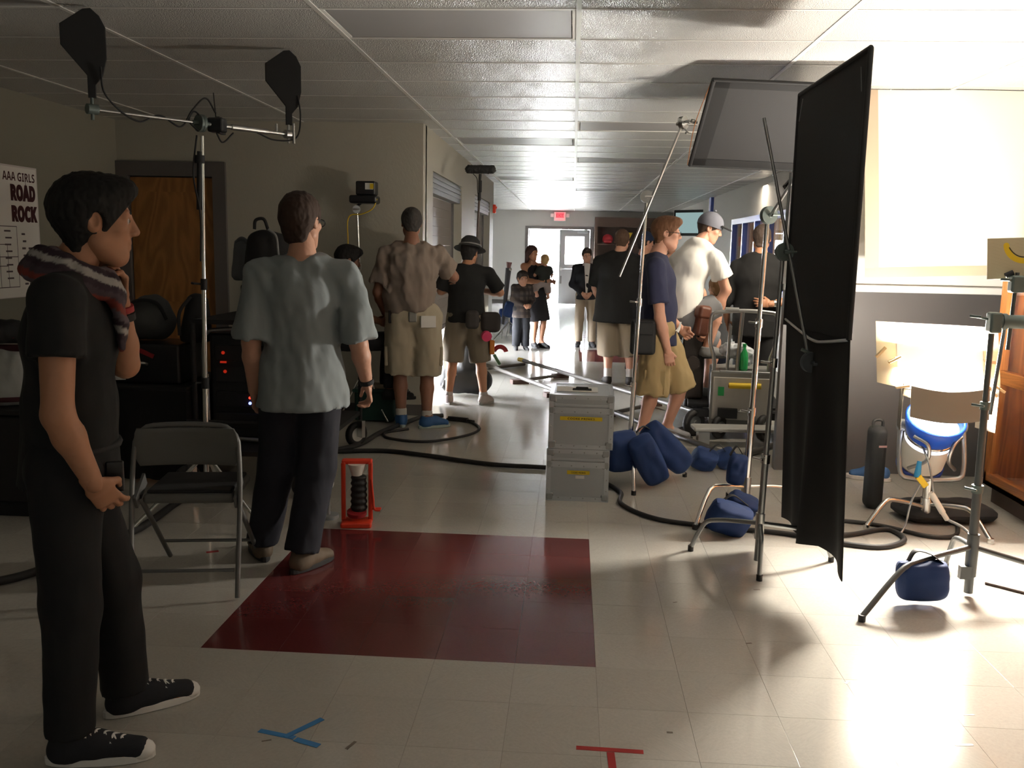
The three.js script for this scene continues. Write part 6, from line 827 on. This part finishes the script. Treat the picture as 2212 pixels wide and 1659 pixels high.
{ // antenna stand: a pole with a crossbar and two paddle antennas
  const o = thing('antenna_stand', 'tall thin stand with a crossbar carrying two black paddle antennas', 'stand');
  const c = [-1.95, 2.1, -4.75];
  column(o, [-1.99, 0.12, -4.75], [-1.955, 2.1, -4.75], [0.35, 0.62], 0.016, M.chrome, M.black);
  part('pole_wrap', [rod([-1.978, 1.72, -4.735], [-1.965, 2.02, -4.735], 0.012), rod([-1.968, 1.96, -4.74], [-1.967, 2.0, -4.74], 0.026)], M.black, o);
  for (const a of [0.4, 2.5, 4.6]) part('leg', bent([[-1.985, 0.4, -4.75], [-1.985 + Math.cos(a) * 0.3, 0.12, -4.75 + Math.sin(a) * 0.3], [-1.985 + Math.cos(a) * 0.42, 0.012, -4.75 + Math.sin(a) * 0.42]], 0.011), M.chrome, o);
  const A = [-2.3, 2.165, -4.3], B = [-1.62, 2.165, -5.2], at = (t) => A.map((v, i) => v + (B[i] - v) * t);
  part('crossbar', [rod(at(0), at(0.5), 0.007), rod(at(0.5), at(1), 0.01), rod(at(0.66), at(0.86), 0.015)], M.steel, o);
  gripHead(o, at(0.5), [0.6, 0, -0.8], M.greyHead, 0.045);
  part('receiver_box', [rbox(0.085, 0.075, 0.075, 0.012, ...at(0.585)), box(0.02, 0.085, 0.082, at(0.6)[0], at(0.6)[1], at(0.6)[2] - 0.01)], M.blackGloss, o); part('whip_aerial', rod([at(0.58)[0], 2.2, at(0.58)[2]], [at(0.58)[0] - 0.01, 2.33, at(0.58)[2]], 0.003), M.black, o);
  for (const [t, n] of [[0.0, 0], [0.985, 1]]) {
    const p = at(t), g = plate([[-0.012, 0.0], [0.018, 0.0], [0.018, 0.06], [0.05, 0.1], [0.07, 0.18], [0.07, 0.32], [0.045, 0.37], [0.01, 0.4], [-0.02, 0.395], [-0.12, 0.32], [-0.12, 0.23], [-0.012, 0.1]], 0.012, 0.003).rotateY(0.45).translate(p[0], p[1] + 0.055, p[2]);
    const h = part('paddle_antenna', g, M.black, o); part('mount', [rod([p[0], p[1] - 0.05, p[2]], [p[0], p[1] + 0.06, p[2]], 0.008), disc(0.024, 0.05, p, [0.6, 0, -0.8]), ...(n ? [rod([p[0] + 0.03, p[1] - 0.05, p[2]], [p[0] + 0.028, p[1] + 0.06, p[2]], 0.008), rod([p[0] - 0.05, p[1], p[2] + 0.06], [p[0] - 0.05, p[1] + 0.05, p[2] + 0.06], 0.007)] : [])], n ? M.steel : M.greyHead, h);
  }
  part('coax', [tube([[A[0] + 0.05, 2.36, A[2]], [A[0] + 0.055, 2.24, A[2] - 0.02], at(0.2).map((v, i) => v - (i === 1 ? 0.03 : 0)), at(0.3).map((v, i) => v + (i === 1 ? 0.012 : 0)), at(0.4).map((v, i) => v - (i === 1 ? 0.03 : 0)), at(0.46).map((v, i) => v + (i === 1 ? 0.06 : 0)), at(0.53).map((v, i) => v + (i === 1 ? 0.13 : 0)), at(0.58).map((v, i) => v + (i === 1 ? 0.06 : 0))], 0.0045, 80), tube([[B[0] + 0.04, 2.38, B[2]], [B[0] + 0.055, 2.27, B[2]], [B[0] + 0.03, 2.15, B[2]], at(0.9).map((v, i) => v - (i === 1 ? 0.04 : 0)), at(0.8).map((v, i) => v - (i === 1 ? 0.012 : 0))], 0.0045, 50), tube([at(0.58).map((v, i) => v - (i === 1 ? 0.04 : 0)), at(0.61).map((v, i) => v - (i === 1 ? 0.085 : 0)), at(0.67).map((v, i) => v - (i === 1 ? 0.03 : 0))], 0.0045, 30), tube([[-1.96, 2.12, -4.72], [-2.0, 2.17, -4.7], [-1.98, 2.22, -4.72], [-1.93, 2.16, -4.76]], 0.0045, 30), tube([[-1.97, 2.1, -4.72], [-1.995, 1.9, -4.72], [-1.965, 1.7, -4.72], [-1.97, 1.45, -4.72]], 0.005, 40)], M.black, o);
}
{ // small camera light on its own stand
  const o = thing('light_stand', 'slim chrome stand with a small black lamp box in front of the beige wall', 'stand');
  column(o, [-1.82, 0.2, -7.9], [-1.888, 1.84, -7.9], [0.4, 0.72], 0.014, M.chrome, M.steel);
  for (const a of [0.5, 2.6, 4.7]) part('leg', bent([[-1.822, 0.5, -7.9], [-1.822 + Math.cos(a) * 0.2, 0.1, -7.9 + Math.sin(a) * 0.2], [-1.822 + Math.cos(a) * 0.26, 0.012, -7.9 + Math.sin(a) * 0.24]], 0.009), M.chrome, o);
  gripHead(o, [-1.888, 1.86, -7.88], [0.2, 0, 1], M.steel, 0.034);
  part('lamp_box', [rbox(0.17, 0.12, 0.14, 0.015, -1.8, 2.04, -7.9), rbox(0.24, 0.07, 0.18, 0.02, -1.82, 1.945, -7.9), rod([-1.89, 1.88, -7.88], [-1.83, 1.93, -7.88], 0.012)], M.blackGloss, o);
  part('box_label', [box(0.07, 0.055, 0.004, -1.765, 2.055, -7.829)], M.paper, o); part('yellow_label', box(0.03, 0.045, 0.004, -1.742, 2.055, -7.826), M.yellow, o);
  part('yellow_lead', [tube([[-1.7, 1.95, -7.84], [-1.73, 1.87, -7.82], [-1.83, 1.82, -7.84], [-1.94, 1.8, -7.84], [-1.96, 1.6, -7.86], [-1.93, 1.3, -7.84], [-1.86, 0.9, -7.84]], 0.005, 70)], M.yellow, o);
}
{ // boom microphone
  const o = thing('boom_microphone', 'furry black boom microphone on an upright pole above the brimmed hat', 'microphone');
  part('windshield', mesher([cap([-1.06, 2.325, -9.2], [-0.835, 2.325, -9.2], 0.042, 0.042)], 0.009, { warp: (x, y, z) => 0.012 * nz(x * 90, y * 90, z * 90) }), M.black, o);
  part('shock_mount', [rod([-0.95, 2.28, -9.2], [-0.955, 2.2, -9.2], 0.014), rbox(0.035, 0.12, 0.04, 0.01, -0.95, 2.16, -9.2), rod([-0.955, 2.1, -9.2], [-0.957, 2.02, -9.2], 0.017), tube([[-1.02, 2.28, -9.2], [-0.985, 2.24, -9.2], [-0.975, 2.12, -9.2], [-0.96, 2.03, -9.2]], 0.004)], M.black, o);
  part('pole', [rod([-0.956, 2.05, -9.2], [-0.972, 1.6, -9.2], 0.011), rod([-0.972, 1.6, -9.2], [-0.99, 1.0, -9.2], 0.014), rod([-0.971, 1.62, -9.2], [-0.972, 1.58, -9.2], 0.017)], std([0.08, 0.055, 0.045], 0.4), o);
}
{ // sound cart
  const o = thing('equipment_cart', 'black equipment cart with a silver-edged rack and big wheels behind the folding chair', 'cart');
  const x0 = -2.36, x1 = -1.62, z0 = -6.85, z1 = -5.35;
  part('frame', [box(x1 - x0, 0.03, z1 - z0, (x0 + x1) / 2, 0.26, (z0 + z1) / 2), ...[[x0, z0], [x1, z0], [x0, z1 - 0.15], [x1, z1 - 0.15]].map(([x, z]) => rod([x, 0.2, z], [x, 1.05, z], 0.016)), box(x1 - x0, 0.03, z1 - z0 - 0.15, (x0 + x1) / 2, 1.06, (z0 + z1 - 0.15) / 2), rod([x0, 0.45, z1 - 0.02], [x1, 0.45, z1 - 0.02], 0.014)], M.black, o);
  part('rack_case', [rbox(0.6, 0.68, 0.6, 0.02, x0 + 0.36, 0.64, -5.9)], M.blackGloss, o);
  part('rack_edge', [bent([[x0 + 0.04, 0.31, -5.58], [x0 + 0.04, 1.0, -5.58], [x0 + 0.68, 1.0, -5.58], [x0 + 0.68, 0.31, -5.58], [x0 + 0.06, 0.31, -5.58]], 0.014), rod([x0 + 0.055, 0.34, -5.57], [x0 + 0.055, 0.72, -5.57], 0.012)], M.dullSteel, o);
  for (const y of [0.42, 0.56, 0.72, 0.86]) part('rack_unit', rbox(0.52, 0.1, 0.04, 0.008, x0 + 0.36, y, -5.6), M.black, o);
  part('indicator_light', [ball(0.011, x0 + 0.16, 0.86, -5.575), ball(0.011, x0 + 0.17, 0.74, -5.575), box(0.04, 0.012, 0.006, x0 + 0.16, 0.8, -5.575)], M.led([0.7, 0.03, 0.01], 0.5), o);
  part('meter_light', [ball(0.009, -2.03, 0.575, -5.57), box(0.036, 0.014, 0.006, -1.72, 0.29, -5.34, 0, 0, 0.3)], M.led([1, 0.06, 0.03], 1.6), o); part('power_light', ball(0.01, -2.03, 0.54, -5.57), M.led([0.25, 0.3, 1], 3), o);
  for (const [x, z, r] of [[x1 - 0.02, z0 + 0.05, 0.1], [x0 + 0.02, z0 + 0.05, 0.1], [x1, z1, 0.09], [x0, z1, 0.09]]) { const w = part('wheel', new THREE.TorusGeometry(r * 0.72, r * 0.28, 10, 24).rotateY(0.9).translate(x, r, z), M.rubber, o); part('rim', disc(r * 0.55, 0.04, [x, r, z], [Math.sin(0.9), 0, Math.cos(0.9)]), M.paper, w); part('fork', [box(0.03, r * 1.3, 0.06, x + 0.045, r * 1.5, z + 0.03, 0, 0.9)], M.steel, w); }
  part('top_box', rbox(0.5, 0.2, 0.36, 0.02, x0 + 0.4, 1.18, -6.1), M.black, o);
}
{ const o = thing('backpack', 'black backpack with a pale zip and a loop handle on top of the equipment cart', 'backpack', [-2.06, 1.285, -6.1], 0.2);
  part('body', mesher([cap([-0.04, 0.06, 0], [-0.03, 0.28, 0], [0.14, 0.09], [0.12, 0.075], { k: 0.05 }), cap([0.07, 0.08, -0.02], [0.07, 0.26, -0.03], [0.13, 0.1], [0.1, 0.07], { k: 0.05 }), half([0, -1, 0], 0)], 0.012, { warp: folds(0.006, 12) }), M.black, o); part('handle', tube([[-0.1, 0.36, 0], [-0.09, 0.42, 0], [-0.04, 0.43, 0], [-0.01, 0.36, 0]], 0.011), M.black, o); part('zip', tube([[0.0, 0.36, 0.055], [0.05, 0.32, 0.085], [0.065, 0.22, 0.1], [0.075, 0.1, 0.105]], 0.008), std([0.3, 0.31, 0.31], 0.7), o); }
{ const o = thing('grey_jacket', 'grey jacket bundled beside the backpack against the beige wall', 'jacket', [-2.3, 1.29, -6.25]); part('bundle', mesher([cap([0, 0.05, 0], [0.0, 0.24, 0], [0.09, 0.06], [0.06, 0.05]), half([0, -1, 0], 0)], 0.014, { warp: folds(0.015, 14) }), std([0.13, 0.14, 0.15], 0.9), o); part('collar', tube([[-0.04, 0.26, 0.03], [0.0, 0.29, 0.03], [0.05, 0.26, 0.03]], 0.016), std([0.1, 0.11, 0.115], 0.9), o); }
{ // table with cases behind the foreground man
  const o = thing('work_table', 'low black-draped table behind the foreground man', 'table', [-3.0, 0, -5.9]);
  part('table_top', rbox(1.15, 0.03, 0.75, 0.01, 0, 0.62, 0), M.black, o); part('drape', [sheet((u, v) => [-0.57 + u * 1.14, 0.03 + v * 0.58, 0.37 + 0.02 * Math.sin(u * 40) * (1 - v)], 60, 4, 0.004), sheet((u, v) => [0.57 + 0.015 * Math.sin(u * 30) * (1 - v), 0.03 + v * 0.58, 0.37 - u * 0.74], 30, 4, 0.004)], M.flag, o); for (const [x, z] of [[-0.5, -0.3], [0.5, -0.3], [-0.5, 0.3], [0.5, 0.3]]) part('leg', rod([x, 0, z], [x, 0.61, z], 0.018), M.dullSteel, o);
}
{ const o = thing('black_flight_case', 'black flight case with a white sticker on the draped table', 'case', [-2.78, 0.636, -5.82]); part('shell', rbox(0.55, 0.26, 0.4, 0.02, 0, 0.13, 0), M.blackGloss, o); part('white_sticker', box(0.085, 0.035, 0.003, -0.13, 0.04, 0.201, 0, 0, 0.05), M.paper, o); part('handle', tube([[-0.06, 0.13, 0.2], [-0.05, 0.14, 0.23], [0.05, 0.14, 0.23], [0.06, 0.13, 0.2]], 0.009), M.steel, o); part('red_patch', rbox(0.1, 0.03, 0.01, 0.004, 0.06, 0.2, 0.203, 0, 0, -0.4), M.darkRed, o); }
{ const o = thing('duffel_bag', 'dark grey duffel bag slumped on the black flight case in front of the wooden door', 'bag', [-2.83, 0.9, -5.86], 0.3); part('body', mesher([cap([-0.12, 0.1, 0], [0.06, 0.13, 0], 0.11, 0.13), ell([0.04, 0.2, -0.02], [0.12, 0.1, 0.1]), half([0, -1, 0], 0)], 0.014, { warp: folds(0.014, 10) }), std([0.07, 0.072, 0.072], 0.9), o); part('strap', tube([[-0.15, 0.15, 0.09], [-0.05, 0.26, 0.1], [0.08, 0.25, 0.1], [0.14, 0.14, 0.1]], 0.012), M.black, o); }
{ const o = thing('camera_bag', 'tall black camera bag with padded straps between the duffel bag and the rack', 'bag', [-2.47, 0.9, -5.8]); part('body', mesher([cap([0.0, 0.05, 0], [0.02, 0.26, 0], [0.1, 0.1], [0.07, 0.06]), half([0, -1, 0], 0)], 0.013, { warp: folds(0.008, 10) }), M.black, o); part('strap', tube([[-0.06, 0.05, 0.11], [-0.06, 0.2, 0.1], [0.0, 0.3, 0.06]], 0.012), std([0.03, 0.03, 0.03], 0.9), o); }
{ // heap at the left edge
  const o = thing('storage_crate', 'dark plastic crate at the left edge behind the foreground man', 'crate', [-3.25, 0, -4.95]); part('crate', [rbox(0.62, 0.03, 0.5, 0.01, 0, 0.6, 0), rbox(0.6, 0.5, 0.46, 0.02, 0, 0.33, 0)], std([0.012, 0.011, 0.012], 0.6), o); part('feet', [box(0.5, 0.08, 0.4, 0, 0.04, 0)], M.black, o);
}
{ const o = thing('white_bag', 'white cloth bag standing on the dark crate at the left edge', 'bag', [-3.2, 0.617, -4.9]); part('body', mesher([cap([0, 0.09, 0], [0, 0.24, 0], [0.16, 0.12], [0.13, 0.09]), half([0, -1, 0], 0)], 0.013, { warp: folds(0.014, 11) }), std([0.34, 0.35, 0.33], 0.9), o); part('dark_band', [ring(0.158, 0.014, [0, 0.04, 0], [0, 1, 0]).scale(1, 1, 0.78), rod([-0.12, 0.32, 0.03], [0.13, 0.325, 0.03], 0.02)], std([0.05, 0.01, 0.015], 0.9), o); }
{ const o = thing('felt_hat', 'dark crumpled hat lying on the white cloth bag at the left edge', 'hat', [-3.2, 0.985, -4.9]); part('crown', mesher([ell([0, 0.04, 0], [0.13, 0.07, 0.1]), half([0, -1, 0], 0.02)], 0.012, { warp: folds(0.02, 12) }), M.black, o); part('band', ring(0.115, 0.008, [0, 0.02, 0], [0, 1, 0]).scale(1, 1, 0.8), M.darkRed, o); }
{ const o = thing('notepad', 'pale blue-white pad lying on the flight case under the raised elbow', 'pad', [-2.98, 0.897, -5.68], 0.1); part('pages', rbox(0.14, 0.022, 0.1, 0.004, 0, 0.012, 0), std([0.34, 0.38, 0.45], 0.8), o); part('cover', box(0.142, 0.003, 0.102, 0, 0.0015, 0), M.black, o); }
{ // red cable winder
  const o = thing('cable_winder', 'bright red plastic frame wound with black cable on the floor by the dark red square', 'cable winder', [-1.17, 0, -4.86], 0.15);
  part('frame', [rbox(0.17, 0.028, 0.05, 0.01, 0, 0.355, -0.02), rbox(0.17, 0.03, 0.14, 0.01, 0, 0.016, 0.03), rbox(0.024, 0.34, 0.035, 0.008, -0.075, 0.185, 0), rbox(0.024, 0.34, 0.035, 0.008, 0.075, 0.185, 0), rbox(0.05, 0.012, 0.02, 0.004, 0.11, 0.09, 0.01)], M.redPlastic, o);
  part('spool', [rod([0, 0.28, 0], [0, 0.345, 0], 0.03, 0.05)], M.cream, o); part('wound_cable', [mesher([cap([0.01, 0.08, 0.0], [0.01, 0.26, 0.0], [0.045, 0.04], [0.042, 0.035])], 0.007, { warp: (x, y, z) => 0.004 * Math.sin(y * 180) })], M.rubber, o); part('red_lead', tube([[0.08, 0.26, 0.02], [0.09, 0.15, 0.02], [0.1, 0.09, 0.03], [0.13, 0.085, 0.03]], 0.007), M.redPlastic, o); part('red_drum', [disc(0.055, 0.02, [0, 0.07, 0.02], [0, 1, 0.2])], M.darkRed, o);
}
{ const o = thing('work_lamp', 'small round white lamp on a clip low between the grey-shirted man and the red frame', 'lamp', [-1.36, 0.17, -4.95]); part('reflector', [ball(0.035, 0, 0.03, 0), disc(0.03, 0.02, [0, 0.03, 0.03], [0, 0, 1])], M.paper, o); part('base', [rod([0, -0.17, 0], [0, 0, 0], 0.012), disc(0.06, 0.02, [0, -0.16, 0], [0, 1, 0])], M.silver, o); }
// dark gear round the microphone operator and beyond
{ const o = thing('gear_bag', 'black gear bag on the floor behind the legs of the microphone operator', 'bag', [-1.08, 0, -9.45]); part('body', mesher([cap([-0.16, 0.16, 0], [0.12, 0.16, 0], [0.16, 0.14], [0.15, 0.14]), cap([0.0, 0.2, 0], [0.02, 0.5, 0], [0.14, 0.1], [0.08, 0.07], {}), half([0, -1, 0], 0)], 0.016, { warp: folds(0.012, 9) }), M.black, o); part('buckle', [rod([0.14, 0.3, 0.1], [0.17, 0.3, 0.1], 0.025)], M.chrome, o); part('strap', tube([[-0.25, 0.1, 0.12], [-0.2, 0.2, 0.14], [-0.1, 0.24, 0.15]], 0.012), M.steel, o); }
{ const o = thing('green_crate', 'dark green plastic crate at the foot of the beige wall, behind the tan-shirted man', 'crate', [-1.72, 0, -7.95]); part('crate', [rbox(0.36, 0.28, 0.3, 0.02, 0, 0.15, 0), rbox(0.39, 0.03, 0.33, 0.01, 0, 0.28, 0)], std([0.008, 0.04, 0.032], 0.6), o); part('contents', rbox(0.28, 0.05, 0.2, 0.02, 0.02, 0.3, 0), std([0.3, 0.24, 0.17], 0.8), o); }
{ const o = thing('umbrella_bundle', 'grey folded umbrella leaning on the wall end by the far lobby', 'umbrella', [-1.24, 0, -15.6]); part('canopy', [rod([0.06, 0.25, 0], [0.14, 1.22, 0], 0.025, 0.05)], std([0.09, 0.09, 0.1], 0.8), o); part('shaft', rod([0.04, 0.005, 0], [0.06, 0.25, 0], 0.008), M.steel, o); part('handle', rod([0.14, 1.22, 0], [0.15, 1.32, 0], 0.03, 0.05), std([0.3, 0.15, 0.15], 0.6), o); part('clasp', ball(0.03, 0.17, 1.2, 0.03), M.chrome, o); }
sandbag('small blue sandbag by the far lobby, right of the wall end', [[0.2, 0.3, 0.12, -1.07, 0.52, -15.5, 0.1, 0, -0.25]]);
{ const o = thing('light_stand', 'low steel stand holding the small blue sandbag by the far lobby', 'stand', [-1.07, 0, -15.6]); part('column', rod([0, 0.1, 0], [0, 0.75, 0], 0.014), M.steel, o); for (const a of [0.3, 2.4, 4.5]) part('leg', bent([[0, 0.3, 0], [Math.cos(a) * 0.25, 0.08, Math.sin(a) * 0.25], [Math.cos(a) * 0.33, 0.012, Math.sin(a) * 0.33]], 0.01), M.steel, o); part('hook', rod([0, 0.68, 0], [0, 0.68, 0.12], 0.008), M.steel, o); }
sandbag('blue sandbag with grey straps on the floor left of the far door, behind the boy', [[0.34, 0.2, 0.16, -1.1, 0.1, -18.4, 0.3, 0.1, 0.1]], [[-1.2, 0.18, -18.4], [-1.1, 0.25, -18.4], [-1.0, 0.18, -18.4]]);
sandbag('blue sandbag on the lobby floor nearest the far wall', [[0.3, 0.22, 0.16, -1.5, 0.11, -20.5, 0.3, 0.1, 0.1]]);
{ const o = thing('tape_flags', 'red and green tape rolls hanging on a clip at the hip of the microphone operator', 'tape', [-0.72, 0.5, -8.95]); part('red_roll', [new THREE.TorusGeometry(0.06, 0.022, 8, 20, 2.6).rotateZ(0.2).translate(0.02, 0.02, 0)], M.darkRed, o); part('green_strip', [rod([-0.04, 0.0, 0], [0.02, -0.1, 0], 0.016)], std([0.08, 0.16, 0.08], 0.7), o); part('clip', rod([-0.12, 0.07, 0], [-0.02, 0.03, 0], 0.008), M.steel, o); }

// alike things share a group
const GROUP = { person: 'people of the film crew and cast', sandbag: 'blue sandbags on the stands and floor', grip_stand: 'metal grip stands round the lamp and flag', equipment_case: 'stacked silver equipment cases', ceiling_light: 'ceiling light fittings', cable: 'cables on the floor', clothes_peg: 'wooden pegs on the gel', tape_mark: 'tape marks on the floor', roller_shutter: 'roller shutters in the hall wall', tree: 'trees outside the far door', cabinet_trophy: 'green trophies in the glass cabinet', light_stand: 'light stands' };
for (const o of scene.children) { const k = o.name.replace(/_\d{3}$/, ''); if (GROUP[k] && names.get(k) > 1) o.userData.group = GROUP[k]; }
renderer.render(scene, camera);
